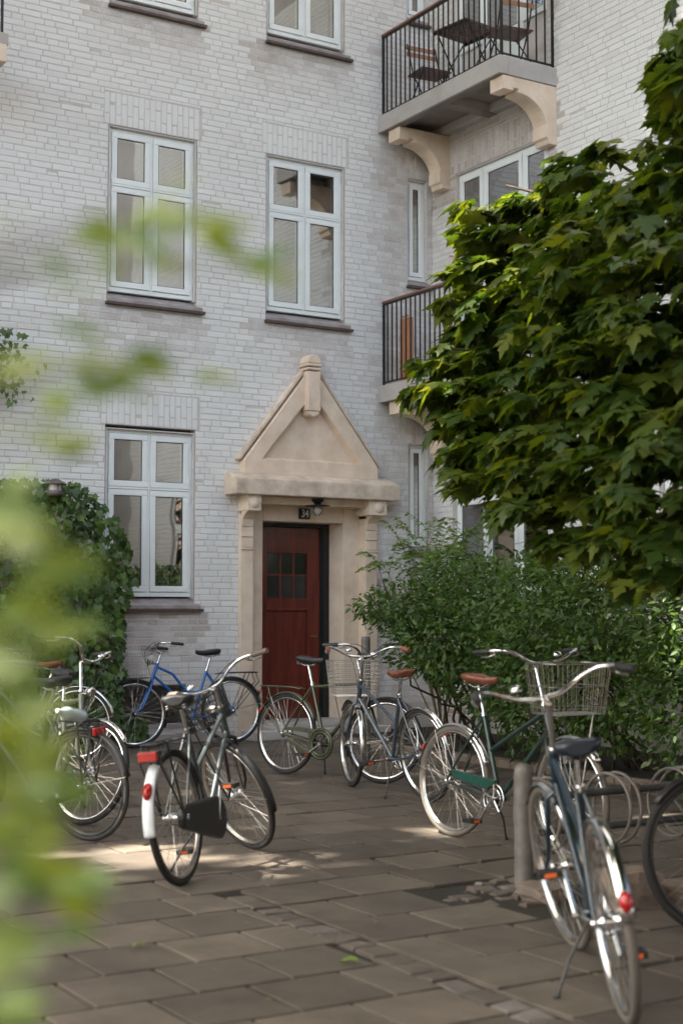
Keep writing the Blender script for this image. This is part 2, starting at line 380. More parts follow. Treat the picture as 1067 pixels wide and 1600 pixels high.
mb.build('upper_wall', plain('far_brickwork', (.42, .40, .39), .85, c2=(.34, .31, .30), scale=2, bump=.3), bld)
mb = MB(); mb.box((-18, .35, 17.9), (8, 8, 18.05)); mb.box((.35, -13, 17.9), (8, .35, 18.05)); mb.box((-18, 3, -.2), (8, 3.1, 17.9)); mb.box((3,-13,-.2),(3.1,3,17.9)); mb.box((.35,-13,-.2),(3,-12.9,17.9)); mb.box((-18,.35,-.2),(-17.9,3,17.9)); mb.build('roof', 'slate', bld)

def window(fr, u0, u1, z0, z1, cols=2, split=None, depth=.05, doorcol=None, sillz=None, narrow=False, room=True):
    """casement window: outer frame, sashes, panes"""
    w = MB(); F = .035
    d0, d1 = -depth, -depth-.07
    fbox(w, fr, u0, u0+F, d0, d1, z0, z1); fbox(w, fr, u1-F, u1, d0, d1, z0, z1)
    fbox(w, fr, u0+F, u1-F, d0, d1, z1-F, z1); fbox(w, fr, u0+F, u1-F, d0, d1, z0, z0+F+.012)
    if isinstance(cols, int): cols = [(u1-u0-2*F)/cols*i + u0+F for i in range(cols+1)]
    bars = cols[1:-1]
    for c in bars: fbox(w, fr, c-.013, c+.013, d0+.004, d1, z0+F+.012, z1-F)
    zsp = [z0+F+.012, z1-F] if split is None else [z0+F+.012, split, z1-F]
    o = w.build('window', 'frame', bld, bevel=.003)
    if split is not None:
        t = MB()
        for i in range(len(cols)-1):
            a = cols[i]+(.013 if i else 0); b = cols[i+1]-(.013 if i < len(cols)-2 else 0)
            fbox(t, fr, a, b, d0+.018, d1, split-.011, split+.011)
        t.build('transom', 'frame', o, bevel=.003)
    for i in range(len(cols)-1):
        a = cols[i]+(.013 if i else 0)+.004; b = cols[i+1]-(.013 if i < len(cols)-2 else 0)-.004
        for j in range(len(zsp)-1):
            c = zsp[j]+(.011 if j else 0)+.004; d = zsp[j+1]-(.011 if j < len(zsp)-2 else 0)-.004
            if sillz and not (doorcol == i) and d < sillz+.1: continue
            if sillz and not (doorcol == i): c = max(c, sillz)
            W = .064 if not narrow else .055
            s_ = MB(); e0, e1 = d0+.014, d1-.005
            lowb = c+W
            if doorcol == i and j == 0 and sillz:
                fbox(s_, fr, a, b, e0-.01, e1, c, sillz+.02); lowb = sillz+.02
                fbox(s_, fr, a+.1, b-.1, e0+.006, e0-.01, c+.12, sillz-.1)
            else: fbox(s_, fr, a, b, e0, e1, c, c+W)
            fbox(s_, fr, a, a+W, e0, e1, lowb, d-W); fbox(s_, fr, b-W, b, e0, e1, lowb, d-W); fbox(s_, fr, a, b, e0, e1, d-W, d)
            s_.build('sash', 'frame', o, bevel=.006)
            g = MB(); k = .008; fbox(g, fr, a+W-.001, b-W+.001, e0-.016, e0-.022, lowb-.001, d-W+.001); g.build('pane', 'glass', o)
            gk = MB()
            for (x0,x1,y0,y1) in ((a+W,a+W+k,lowb,d-W),(b-W-k,b-W,lowb,d-W),(a+W+k,b-W-k,d-W-k,d-W),(a+W+k,b-W-k,lowb,lowb+k)): fbox(gk, fr, x0, x1, e0-.012, e0-.019, y0, y1)
            # hinges
            if not narrow:
                side = a if i == 0 else b
                for zz in (c+.08, d-.08): hg = MB(); fbox(hg, fr, side-.008, side+.008, e0+.008, e0, zz-.035, zz+.035); hg.build('hinge', 'frame', o)
            gk.build('gasket', 'frame2', o)
    if room:
        r = MB(); D = -1.4
        e = .05
        for (A_, B_) in (((u0-e,-.2,z0-e),(u0-e-.03,D,z1+e)), ((u1+e,-.2,z0-e),(u1+e+.03,D,z1+e)), ((u0-e,-.2,z0-e-.03),(u1+e,D,z0-e)), ((u0-e,-.2,z1+e),(u1+e,D,z1+e+.03)), ((u0-e,D-.03,z0-e),(u1+e,D,z1+e))):
            fbox(r, fr, A_[0], B_[0], A_[1], B_[1], A_[2], B_[2])
        r.build('room_lining', 'room', o)
        c = MB()
        if not narrow and fr is FA and -3 < u0 and z0 > 8:
            for sd in (0, 1):
                pts = []
                for i in range(14):
                    uu = (u0+.03+.013*i) if sd == 0 else (u1-.03-.013*i); pts.append((uu, -.3-.02*(i % 2)))
                for (p, q) in zip(pts, pts[1:]): c.add([fr.p(p[0],p[1],z0), fr.p(q[0],q[1],z0), fr.p(q[0],q[1],z1), fr.p(p[0],p[1],z1)], [(0,1,2,3)])
            c.build('curtain', 'curtain', o, fix=False)
        if not narrow and fr is FA and -3 < u0 and z0 < 8:
            c = MB(); fbox(c, fr, u0+.04, u1-.04, -.30, -.305, z0+.1, z0+.75); c.build('cafe_curtain', 'curtain', o)
    # reveal lining (painted brick edges)
    rv = MB()
    rz0 = z0-.02
    fbox(rv, fr, u0-.012, u0-.001, -.004, -.15, rz0, z1+.012); fbox(rv, fr, u1+.001, u1+.012, -.004, -.15, rz0, z1+.012)
    fbox(rv, fr, u0-.001, u1+.001, -.004, -.15, z1+.001, z1+.012)
    rv.build('reveal', 'reveal', o)
    return o
def sill(fr, u0, u1, z, wnd):
    s_ = MB(); P = [( -.10, .125), (.045, .045), (.045, .012), (-.10, .012)]
    s_.prism(P, u0, u1, lambda d, h, u: fr.p(u, d, z+h)); s_.build('sill', 'sillpaint', wnd)
    t = MB(); t.prism([(-.09, .010), (.062, .010), (.062, -.022), (-.09, -.022)], u0-.02, u1+.03, lambda d, h, u: fr.p(u, d, z+h)); t.build('slate_edge', 'slate', wnd, bevel=.004)
for (u0, u1) in ((-4.25,-3.23), (-2.31,-1.29)):
    for z0 in (1.572, 4.86, 8.12):
        if u0 > -3 and z0 < 2: continue
        w = window(FA, u0, u1, z0, z0+1.79, 2, z0+1.165)
        sill(FA, u0-.02, u1+.08, z0-.14, w)
        if z0 < 2: w['label'] = 'ground floor double casement window beside the ivy'
for z0 in (2.19, 5.44, 8.72):
    w = window(FA, -.355, -.085, z0, z0+1.23, 1, None, narrow=True); sill(FA, -.37, -.07, z0-.09, w)
for z0 in (4.10, 7.38):
    window(FB, .50, 2.20, z0, z0+2.55, [.535, .99, 1.72, 2.165], z0+1.76, doorcol=1, sillz=z0+.75)
w = window(FB, .42, 2.20, 1.572, 3.39, 3, 2.74); sill(FB, .40, 2.24, 1.43, w)
for u0 in (3.88, 6.32):
    w = window(FB, u0, u0+1.0, 4.94, 6.73 if u0 < 5 else 6.65, 2, 6.05); sill(FB, u0-.02, u0+1.02, 4.80, w)
    w = window(FB, u0, u0+1.0, 1.63, 3.39, 2, 2.75); sill(FB, u0-.02, u0+1.02, 1.49, w)
# infill under the balcony side lights
for z0 in (4.09, 7.37):
    for (a, b) in ((.49, .985), (1.725, 2.21)):
        mb = MB(); fbox(mb, FB, a, b, -.065, -.16, z0, z0+.752); mb.build('infill_panel', 'mortar', bld)
# basement grille
g = MB(); 
for i in range(5): fbox(g, FA, -4.09, -3.33, -.05-.0, -.11, .23+i*.075, .23+i*.075+.045)
gr = g.build('basement_grille', 'louvre', bld)
g = MB(); fbox(g, FA, -4.12, -3.30, .012, -.12, .16, .205); fbox(g, FA, -4.12, -3.30, -.15, -.2, .16, .62); g.build('grille_sill', 'concrete', gr)
# plinth
g = MB(); fbox(g, FA, -6.9, -2.72, .03, 0.004, -.05, .10); fbox(g, FA, -.85, 0, .03, .004, -.05, .16); fbox(g, FB, .03, 9, .03, .004, -.05, .16); g.build('plinth', 'concrete', bld, bevel=.006)

# ---- doorway
ds = MB()
# wide back plate with door opening -2.30..-1.23, splayed right and left jambs, back at d=-.30
def quad(mb, fr, a, b, c, d): mb.add([fr.p(*a), fr.p(*b), fr.p(*c), fr.p(*d)], [(0,1,2,3)])
ZT = 2.41; ZU = 2.71
pl = -.10      # recessed face plane (d)
fbox(ds, FA, -2.52, -2.30, pl, -.5, 0, ZU); fbox(ds, FA, -1.228, -1.00, pl, -.5, 0, ZU); fbox(ds, FA, -2.30, -1.228, pl, -.42, ZT+.03, ZU)
surround = ds.build('door_surround', 'stone', bld, bevel=.012)
sp = MB()
sp.prism([(-2.30, pl-.01), (-2.30, -.46), (-2.235, -.46), (-2.235, -.36)], 0, ZT+.03, lambda u, d, z: FA.p(u, d, z))
sp.prism([(-1.228, pl-.01), (-1.228, -.46), (-1.275, -.46), (-1.275, -.36)], 0, ZT+.03, lambda u, d, z: FA.p(u, d, z))
sp.build('splayed_jamb', 'stone', surround, bevel=.01)
for (a, b) in ((-2.665, -2.50), (-1.012, -.845)):
    p = MB(); fbox(p, FA, a, b, .05, -.3, 0, 2.50); pil = p.build('pilaster', 'stone', surround, bevel=.01)
    c = MB()
    fbox(c, FA, a-.004+(.0 if a < -2 else -.05), b+.02 if a > -2 else b+.0, .225, -.1, 2.53, 2.705)
    # curved corbel below the block
    poly = [(-.05, 2.53)] + [(.05+.16*math.sin(t), 2.53-.12*(1-math.sin(t))*1.0 if 0 else 2.53-.13*math.cos(t)) for t in [i*math.pi/2/6 for i in range(7)]]
    poly = [(.045, 2.535), (.215, 2.535), (.19, 2.52), (.12, 2.49), (.075, 2.44), (.06, 2.36), (.045, 2.36)]
    c.prism(poly, a+.008, b-.008, lambda d, z, u: FA.p(u, d, z))
    c.build('corbel', 'stone', surround, bevel=.006)
    r = MB(); cu = (a+b)/2 + (.0 if a < -2 else -.0); r.lathe([(.062, 0), (.058, .012), (.0, .014)], 24, xf=lambda q, cu=cu: Vector((cu+q.x, -.225-q.z, 2.618+q.y))); r.build('roundel', 'stone', surround)
    k = MB(); fbox(k, FA, a+.006, b-.006, .066, .05, 2.245, 2.262); fbox(k, FA, a+.02, b-.02, .06, .05, 2.13, 2.235); fbox(k, FA, a+.0, b-.0, .064, .05, 2.10, 2.118); k.build('panel_moulding', 'stone', surround, bevel=.004)
e = MB()
e.prism([(0, 2.705), (.28, 2.705), (.28, 2.885), (.235, 2.905), (.10, 2.965), (0, 2.965)], -2.85, -.675, lambda d, z, u: FA.p(u, d, z))
e.build('entablature', 'stone_old', surround, bevel=.012)
e = MB(); fbox(e, FA, -2.50, -1.01, .10, -.1, 2.62, 2.705); e.build('lintel_moulding', 'stone', surround, bevel=.01)
# pediment: ring of the gable with a recessed field
T_ = MB(); out = [(-2.665,2.95),(-2.665,3.10),(-1.86,4.13),(-1.70,4.13),(-.885,3.10),(-.885,2.95)]; inn = [(-2.43,3.13),(-1.78,3.90),(-1.12,3.13)]
dF, dR = .13, .035
def q(u, z, d): return FA.p(u, d, z)
vo = [q(*p, dF) for p in out]; vi = [q(*p, dF) for p in inn]; vr = [q(p[0]*.96-1.78*.04, p[1]*.97+3.38*.03, dR) for p in inn]; vb = [q(*p, -.01) for p in out]
vs = vo+vi+vr+vb
fs = [(0,5,8,6), (0,6,1), (1,6,7,2), (2,7,3), (3,7,8,4), (4,8,5), (6,8,11,9), (6,9,10,7), (7,10,11,8), (9,11,10)]
fs += [(i, (i+1) % 6, (i+1) % 6+12, i+12) for i in range(6)]
T_.add(vs, fs); ped = T_.build('pediment', 'stone', surround, bevel=.012)
cp = MB()   # weathered coping strip on both slopes
for sgn, (p0, p1) in ((1, ((-2.70,3.095),(-1.87,4.155))), (-1, ((-.85,3.095),(-1.69,4.155)))):
    nx, nz = -(p1[1]-p0[1]), (p1[0]-p0[0]); l = math.hypot(nx, nz); nx, nz = nx/l*.035*sgn, nz/l*.035*sgn
    cp.prism([p0, p1, (p1[0]+nx, p1[1]+nz), (p0[0]+nx, p0[1]+nz)], -.0, .105, lambda u, z, d: FA.p(u, d, z))
cp.build('coping', 'stone_old', ped, bevel=.008)
fi = MB(); c0 = -1.80
fbox(fi, FA, c0-.088, c0+.088, .20, 0, 3.70, 4.16)
for zz in (4.17, 4.215): fbox(fi, FA, c0-.10, c0+.10, .213, 0, zz, zz+.032)
fi.prism([(-.09,4.25),(.09,4.25),(.085,4.30),(.05,4.345),(0,4.36),(-.05,4.345),(-.085,4.30)], 0, .20, lambda u, z, d: FA.p(c0+u, d, z))
fi.prism([(-.088+.01,3.70),(-.06,3.655),(0,3.63),(.06,3.655),(.078,3.70)], .03, .19, lambda u, z, d: FA.p(c0+u, d, z))
fi.build('finial', 'stone', ped, bevel=.014)
st = MB(); fbox(st, FA, -2.66, -.86, .36, -.5, 0, .10); fbox(st, FA, -2.5, -1.0, .10, -.5, .10, .165); st.build('door_step', 'concrete', surround, bevel=.012)
# door
df = MB(); fbox(df, FA, -2.24, -2.195, -.34, -.44, .165, 2.44); fbox(df, FA, -1.36, -1.27, -.34, -.44, .165, 2.44); fbox(df, FA, -2.195, -1.36, -.34, -.44, 2.395, 2.44)
fbox(df, FA, -1.385, -1.36, -.355, -.43, .165, 2.395)
dfo = df.build('door_frame', 'doorframe', bld, bevel=.006)
dr = MB(); a, b = -2.193, -1.387
def dbox(x0, x1, z0, z1, d0=-.375, d1=-.42): fbox(dr, FA, x0, x1, d0, d1, z0, z1)
dbox(a, a+.10, .17, 2.39); dbox(b-.17, b, .17, 2.39); dbox(a+.10, b-.17, 2.09, 2.39); dbox(a+.10, b-.17, 1.44, 1.55); dbox(a+.10, b-.17, .17, .42)
dbox(a+.10, b-.17, .42, 1.44, -.395, -.415)
for i in range(5):
    x = a+.10 + i*(b-.17-a-.10)/5; fbox(dr, FA, x+.004, x+(b-.17-a-.10)/5-.004, -.389, -.396, .45, 1.41)
dbox(a+.085, b-.155, 1.42, 1.445, -.365, -.39); dbox(a+.085, b-.155, 1.545, 1.565, -.365, -.39)
w0 = a+.10; w1 = b-.17; 
for i in (1, 2): dbox(w0+(w1-w0)*i/3-.011, w0+(w1-w0)*i/3+.011, 1.565, 2.09, -.38, -.41)
for i in range(3): dbox(w0+(w1-w0)*i/3+(.011 if i else 0), w0+(w1-w0)*(i+1)/3-(.011 if i < 2 else 0), 1.82, 1.842, -.382, -.41)
door = dr.build('door', 'door', bld, bevel=.004); door['label'] = 'dark red wooden door with six small panes'
for i in range(3):
    for (z0, z1) in ((1.565, 1.82), (1.842, 2.09)):
        g = MB(); fbox(g, FA, w0+(w1-w0)*i/3+.011, w0+(w1-w0)*(i+1)/3-.011, -.393, -.399, z0, z1); g.build('pane', 'pane_dark', door)
h = MB(); h.tube([FA.p(b-.06, -.37, 1.12), FA.p(b-.06, -.32, 1.12), FA.p(b-.16, -.315, 1.12)], .009, 8); h.build('handle', 'chrome_dull', door)
# house number 34
npl = MB(); fbox(npl, FA, -1.835, -1.69, -.075, -.11, 2.475, 2.60); plate = npl.build('number_plate', 'black', None, bevel=.006)
tag(plate, 'small black enamel house number plate reading 34 above the red door', 'sign')
cu = bpy.data.curves.new('digits', 'FONT'); cu.body = '34'; cu.size = .125; cu.extrude = .002; cu.align_x = 'CENTER'; cu.align_y = 'CENTER'
to = bpy.data.objects.new('digits_tmp', cu); COL.objects.link(to); bpy.context.view_layer.update()
me = bpy.data.meshes.new_from_object(to.evaluated_get(bpy.context.evaluated_depsgraph_get())); bpy.data.objects.remove(to)
me.transform(Matrix.Translation((-1.763, .070, 2.537)) @ Matrix.Rotation(math.pi/2, 4, 'X') @ Matrix.Scale(.78, 4, (1,0,0)))
me.materials.clear(); me.materials.append(M['white']); o = bpy.data.objects.new('digits', me); COL.objects.link(o); o.parent = plate
# porch lamp
pl_ = empty('porch_lamp', (-1.70, -.10, 2.705)); tag(pl_, 'dark ceiling lamp with small glass under the stone door canopy', 'lamp')
m_ = MB(); m_.lathe([(.075, 0), (.075, -.03), (.045, -.05), (.04, -.07)], 16); m_.build('mount', 'black', pl_)
m_ = MB(); m_.lathe([(.04, -.07), (.145, -.082), (.145, -.089), (.04, -.092)], 24); m_.build('lamp_shade', 'black', pl_)
m_ = MB(); m_.lathe([(.035, -.09), (.055, -.12), (.05, -.165), (.025, -.19)], 16); m_.build('lamp_glass', 'lampglass', pl_)
for i in range(4):
    t = i*math.pi/2+.4; m_ = MB(); m_.tube([(.06*math.cos(t), .06*math.sin(t), -.09), (.066*math.cos(t), .066*math.sin(t), -.16), (.02*math.cos(t), .02*math.sin(t), -.2)], .0035, 5); m_.build('guard_wire', 'black', pl_)

# ---- balconies (parts of the building)
def balcony(z, label):
    s_ = MB(); X = -.80; Y = -2.373
    s_.box((X+.12, Y+.12, z-.10), (0, 0, z)); 
    for (a, b) in (((X, Y, z-.20), (X+.12, 0, z+.001)), ((X+.12, Y, z-.20), (0, Y+.12, z+.001)), ((X+.12, -.14, z-.20), (0, 0, z-.10)), ((X+.12, -1.32, z-.20), (0, -1.16, z-.10)), ((-.12, Y+.12, z-.198), (0, -.14, z-.10))): s_.box(a, b)
    sl = s_.build('balcony', 'concrete', bld, bevel=.008); sl['label'] = label
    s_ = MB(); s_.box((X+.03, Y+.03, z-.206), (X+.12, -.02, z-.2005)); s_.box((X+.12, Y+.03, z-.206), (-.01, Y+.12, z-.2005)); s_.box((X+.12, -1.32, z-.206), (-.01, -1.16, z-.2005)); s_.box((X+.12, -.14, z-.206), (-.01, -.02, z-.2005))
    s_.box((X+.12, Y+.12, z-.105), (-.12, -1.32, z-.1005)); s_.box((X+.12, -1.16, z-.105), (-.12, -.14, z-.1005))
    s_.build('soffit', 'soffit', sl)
    for (y0, y1) in ((-.38, -.15), (-2.36, -2.13)):
        b_ = MB(); zt = z-.2065
        poly = [(0, zt), (-.74, zt), (-.74, zt-.15), (-.60, zt-.15), (-.60, zt-.12), (-.535, zt-.12), (-.535, zt-.16)]
        cx, cz, rx_, rz_ = -.535, zt-.50, .40, .34
        poly += [(cx+rx_*math.sin(t), cz+rz_*math.cos(t)) for t in [i*math.pi/2/10 for i in range(1, 10)]]
        poly += [(-.155, zt-.44), (-.155, zt-.58), (-.125, zt-.60), (-.11, zt-.65), (0, zt-.65)]
        poly = [(x, zz) for x, zz in poly]
        b_.prism(poly, y0, y1, lambda x, zz, y: (x, y, zz)); b_.build('bracket', 'stone', sl, bevel=.006)
    # railing
    r = MB(); zb, zt = z+.05, z+1.0; x0 = -.725; y1 = -2.315
    def bar(p, w=.007): r.box((p[0]-w, p[1]-w, zb), (p[0]+w, p[1]+w, zt-.02))
    n = 24
    for i in range(1, n): bar((x0, y1*i/n))
    for i in range(1, 6): bar((x0*(1-i/6.), y1))
    for p in ((x0, -.012), (x0, y1), (-.012, y1)): r.box((p[0]-.013, p[1]-.013, z-.02), (p[0]+.013, p[1]+.013, zt))
    r.box((x0-.011, y1+.013, zb-.012), (x0+.011, -.025, zb+.004)); r.box((x0+.013, y1-.011, zb-.012), (-.025, y1+.011, zb+.004))
    r.box((x0-.011, y1+.013, zt-.022), (x0+.011, -.025, zt-.006)); r.box((x0+.013, y1-.011, zt-.022), (-.025, y1+.011, zt-.006))
    r.build('railing', 'rail', sl)
    h = MB(); h.box((x0-.024, y1-.024, zt), (x0+.024, 0, zt+.028)); h.box((x0+.024, y1-.024, zt), (0, y1+.024, zt+.028)); h.build('handrail', 'redwood', sl, bevel=.006)
    return sl
balcony(7.37, 'upper corner balcony with black railing'); balcony(4.09, 'lower corner balcony partly behind the maple')
# balcony at the left edge of the view
s_ = MB(); s_.box((-8.2, -.8, 6.98), (-5.66, 0, 7.10)); lb = s_.build('balcony', 'concrete', bld, bevel=.008); lb['label'] = 'balcony cut off by the left edge of the photo'
s_ = MB(); s_.box((-5.92, -.82, 6.80), (-5.68, 0, 6.979)); s_.build('bracket', 'stone', lb, bevel=.01)
r = MB()
for i in range(20): r.box((-5.73-i*.12, -.77, 7.12), (-5.716-i*.12, -.756, 8.08))
r.box((-8.1, -.775, 8.08), (-5.70, -.75, 8.1)); r.box((-5.733, -.78, 7.1), (-5.71, -.755, 8.08)); r.build('railing', 'rail', lb)

# ---- balcony furniture
def slats(mb, c, w, d, n, th, along='x', xf=None):
    for i in range(n):
        a = -d/2 + d*(i+.1)/n; b = -d/2 + d*(i+.9)/n
        mb.box((c[0]-w/2, c[1]+a, c[2]-th), (c[0]+w/2, c[1]+b, c[2]), xf)
def folding_table(loc, rz):
    t = empty('folding_table', loc, (0,0,rz)); tag(t, 'dark slatted folding table on the upper balcony between two chairs', 'table')
    m = MB(); slats(m, (0,0,.71), .56, .56, 9, .018); m.build('tabletop', 'slatwood', t)
    f = MB(); f.box((-.26,-.27,.672),(-.235,.27,.691)); f.box((.235,-.27,.672),(.26,.27,.691)); f.build('top_frame', 'rail', t)
    for sx in (-1, 1):
        for sy in (-1, 1):
            m = MB(); m.tube([(sx*.23, sy*.25, 0), (-sx*.21, sy*.25, .68)], .009, 6); m.build('leg', 'rail', t)
    m = MB(); m.tube([(-.23,-.25,.03),(-.23,.25,.03)], .008, 6); m.tube([(.23,-.25,.03),(.23,.25,.03)], .008, 6); m.build('stretcher', 'rail', t)
folding_table((-.42, -1.28, 7.37), R_(8))
def folding_chair(loc, rz, label):
    t = empty('folding_chair', loc, (0,0,rz)); tag(t, label, 'chair', 'folding chairs on the upper balcony')
    m = MB(); slats(m, (0,0,.45), .40, .36, 7, .016); m.build('seat', 'slatwood', t)
    for sy in (-1, 1):
        m = MB(); m.tube([(sy*.19, .24, 0), (sy*.19, -.06, .43), (sy*.19, -.20, .85)], .009, 6); m.build('leg', 'rail', t)
        m = MB(); m.tube([(sy*.17, -.24, 0), (sy*.17, .16, .44)], .009, 6); m.build('leg', 'rail', t)
    m = MB(); m.box((-.21,-.20,.78),(.21,-.185,.83)); m.box((-.21,-.18,.69),(.21,-.165,.74)); m.build('backrest', 'slatlight', t)
    m = MB(); m.tube([(-.19,.2,.03),(.19,.2,.03)], .007, 6); m.tube([(-.17,-.2,.03),(.17,-.2,.03)], .007, 6); m.build('stretcher', 'rail', t)
folding_chair((-.40, -.52, 7.37), R_(175), 'slatted folding chair on the upper balcony nearest the doorway side wall')
folding_chair((-.36, -2.00, 7.37), R_(-10), 'slatted folding chair at the outer corner of the upper balcony')
# lower balcony objects
b_ = MB(); b_.box((-.66, -.46, 4.10), (-.60, -.26, 4.87)); b_.box((-.665, -.43, 4.88), (-.64, -.29, 4.90)); bo = b_.build('leaning_board', 'terracotta', None, bevel=.008); tag(bo, 'orange brown wooden board standing behind the lower balcony railing', 'board')
bk = empty('flower_basket', (-.80, -1.78, 4.94)); tag(bk, 'wicker basket of plants hanging on the lower balcony railing', 'flower basket')
m = MB()
for i in range(9):
    zz = i*.018; hw = .075+.02*i/9; hl = .21+.02*i/9; o_ = (i % 2)*.004
    m.tube([(hw*math.copysign(abs(math.cos(t))**.5, math.cos(t))+o_, hl*math.copysign(abs(math.sin(t))**.5, math.sin(t)), zz) for t in [k*math.pi/12 for k in range(24)]], .0105, 6, closed=True)
m.build('basket', 'wicker', bk)
P_ = nr.uniform((-.09,-.24,.12),(.09,.24,.34),(260,3)); d_ = unit(260); d_[:,2] = abs(d_[:,2])*.6+.1
leaves('foliage', OVAL, P_, d_, unit(260)+np.array([0,0,1]), nr.uniform(.035,.07,260), 'shrub', bk)
m = MB()
for (x, y, z) in ((-.02,.27,.40), (.02,.22,.37), (0,-.05,.36)):
    for k in range(6): t = k*math.pi/3; m.lathe([(.004,0),(.014,.012),(.003,.02)], 6, (x+.016*math.cos(t), y+.016*math.sin(t), z))
    m.tube([(x,y,z),(x*.5,y*.7,.15)], .002, 4)
m.build('blossom', 'pink', bk)

# ---- wall lamp in the ivy
wl = empty('wall_lamp', (-4.98, -.42, 2.60)); tag(wl, 'round metal wall lamp poking out of the top of the ivy', 'lamp')
m = MB(); m.lathe([(.005,.16),(.05,.145),(.115,.105),(.118,.098),(.06,.095)], 20); m.build('lamp_cap', 'galv', wl)
m = MB(); m.lathe([(.066,.095),(.066,.03)], 16); m.build('lamp_glass', 'lampglass', wl)
m = MB(); m.lathe([(.075,.035),(.08,.03),(.08,-.015),(.03,-.02)], 16)
for i in range(4):
    t = i*math.pi/2; m.tube([(.074*math.cos(t), .074*math.sin(t), .1), (.074*math.cos(t), .074*math.sin(t), .0)], .005, 5)
m.tube([(0,.0,.0),(0,.2,-.03),(0,.42,-.03)], .014, 8); m.build('cage', 'galv', wl)
# dried flowers hanging behind the ground floor window
dfw = empty('dried_flowers', (-3.55, .28, 2.28)); tag(dfw, 'dried flower bunch hanging on a string behind the ground floor window', 'flowers')
m = MB(); m.tube([(0,0,.12),(0,0,1.08)], .004, 5); m.build('string', 'slate', dfw)
n_ = 90; P_ = unit(n_)*nr.uniform(.03,.13,(n_,1)); leaves('petals', OVAL, P_, P_+1e-3, unit(n_), nr.uniform(.03,.06,n_), 'dried', dfw)

# ================================================================== GROUND
g = MB(); g.add([(-90,-90,-.018),(90,-90,-.018),(90,90,-.018),(-90,90,-.018)], [(0,1,2,3)]); tag(g.build('ground', 'soil', None, fix=False), kind='structure')
pv = MB()
def slabbox(mb, a, b, c, d, top, ch=.004, jit=.001, drop=.03):
    g = lambda: rnd.gauss(0, jit)
    t1, t2, t3, t4 = top+g(), top+g(), top+g(), top+g()
    co = [(a+g(), c+g()), (b+g(), c+g()), (b+g(), d+g()), (a+g(), d+g())]; tt = (t1, t2, t3, t4)
    ins = [(co[0][0]+ch, co[0][1]+ch), (co[1][0]-ch, co[1][1]+ch), (co[2][0]-ch, co[2][1]-ch), (co[3][0]+ch, co[3][1]-ch)]
    vs = [(x, y, top-drop) for x, y in co] + [(x, y, t-ch*.8) for (x, y), t in zip(co, tt)] + [(x, y, t) for (x, y), t in zip(ins, tt)]
    mb.add(vs, [(0,1,5,4),(1,2,6,5),(2,3,7,6),(3,0,4,7),(4,5,9,8),(5,6,10,9),(6,7,11,10),(7,4,8,11),(8,9,10,11)])
def cobx(y): return -6.72 + (y+8.1)*.045     # right edge of the sett strip
J = .019
y = -14.6; k = 0
P1 = .425; yy = -7.664-P1*17
while yy < -7.70:                              # left of the setts
    off = (k % 2)*.205; x = -14.0+off-.005+ .3
    lim = cobx(yy+.2)-.15
    while x < lim-.06:
        e = min(x+.41-J, lim); slabbox(pv, x, e, yy, yy+P1-J, 0); x += .41
    yy += P1; k += 1
P2 = .452; yy = -9.02-P2*12; k = 0
while yy < .3:                                 # right of the setts / everything beyond
    wob = rnd.gauss(0, .006)
    if yy > -7.75: x = -14.1+(k % 2)*.23
    else: x = cobx(yy+.2)+.025
    first = True
    while x < (-1.9 if yy > -8.7 else -1.0):
        L = .46
        if first and yy <= -7.75 and k % 2: L = .27
        first = False
        if not (yy < -7.9 and x < cobx(yy)-.0):
            cx_, cy_ = x+L/2, yy+P2/2
            rough = 1 if (cx_ > -5.9 and cy_ < -7.4) else 0
            if not (math.hypot(cx_+5.35, (cy_+8.45)) < .42):
                slabbox(pv, x, x+L-J-rough*rnd.uniform(0,.02), yy+wob, yy+P2-J+wob-rough*rnd.uniform(0,.03), rnd.gauss(0,.0015)*(1+rough), jit=.001+.002*rough)
        x += L
    yy += P2; k += 1
tag(pv.build('paving', 'slab', None, fix=False), kind='structure')
cb = MB(); yy = -11.0
while yy < -7.9:
    L = rnd.uniform(.13, .19); x1 = cobx(yy); x0 = x1-.13
    slabbox(cb, x0+rnd.uniform(-.01,.01), x1+rnd.uniform(-.012,.005), yy, yy+L-.02, -.001+rnd.gauss(0,.001), ch=.006, jit=.003); yy += L
for i in range(46):                            # broken setts round the foot of the rack post
    x = -5.45+rnd.gauss(0,.22); y = -8.47+rnd.gauss(0,.15); s_ = rnd.uniform(.03,.065)
    slabbox(cb, x-s_, x+s_, y-s_*.7, y+s_*.7, -.004+rnd.uniform(-.006,.003), ch=.008, jit=.005)
tag(cb.build('sett_strip', 'cobble', None, fix=False), kind='structure')
bd = MB(); bd.box((-1.85, -12, -.02), (-.035, -.04, .03)); tag(bd.build('planting_bed', 'soil', None), kind='structure')
kb = MB(); y = -12
while y < -.9:
    L = rnd.uniform(.5,.7); slabbox(kb, -1.97, -1.86, y, y+L-.01, .07, ch=.01, jit=.003, drop=.12); y += L
tag(kb.build('kerb', 'granite', None, fix=False), kind='structure')
def rock(name, loc, sz, label, seed):
    bm = bmesh.new(); bmesh.ops.create_cube(bm, size=1); bmesh.ops.subdivide_edges(bm, edges=bm.edges, cuts=3, use_grid_fill=True)
    r = random.Random(seed)
    for v in bm.verts:
        n = v.co.normalized(); v.co = v.co*.75 + n*.18 + Vector((r.gauss(0,.03), r.gauss(0,.03), r.gauss(0,.03)))
        v.co = Vector((v.co.x*sz[0], v.co.y*sz[1], (v.co.z+.45)*sz[2]))
    me = bpy.data.meshes.new(name); bm.to_mesh(me); bm.free(); me.materials.append(M['granite'])
    o = bpy.data.objects.new(name, me); COL.objects.link(o); o.location = loc; o.rotation_euler = (0,0,r.uniform(0,3)); tag(o, label, 'stone'); return o
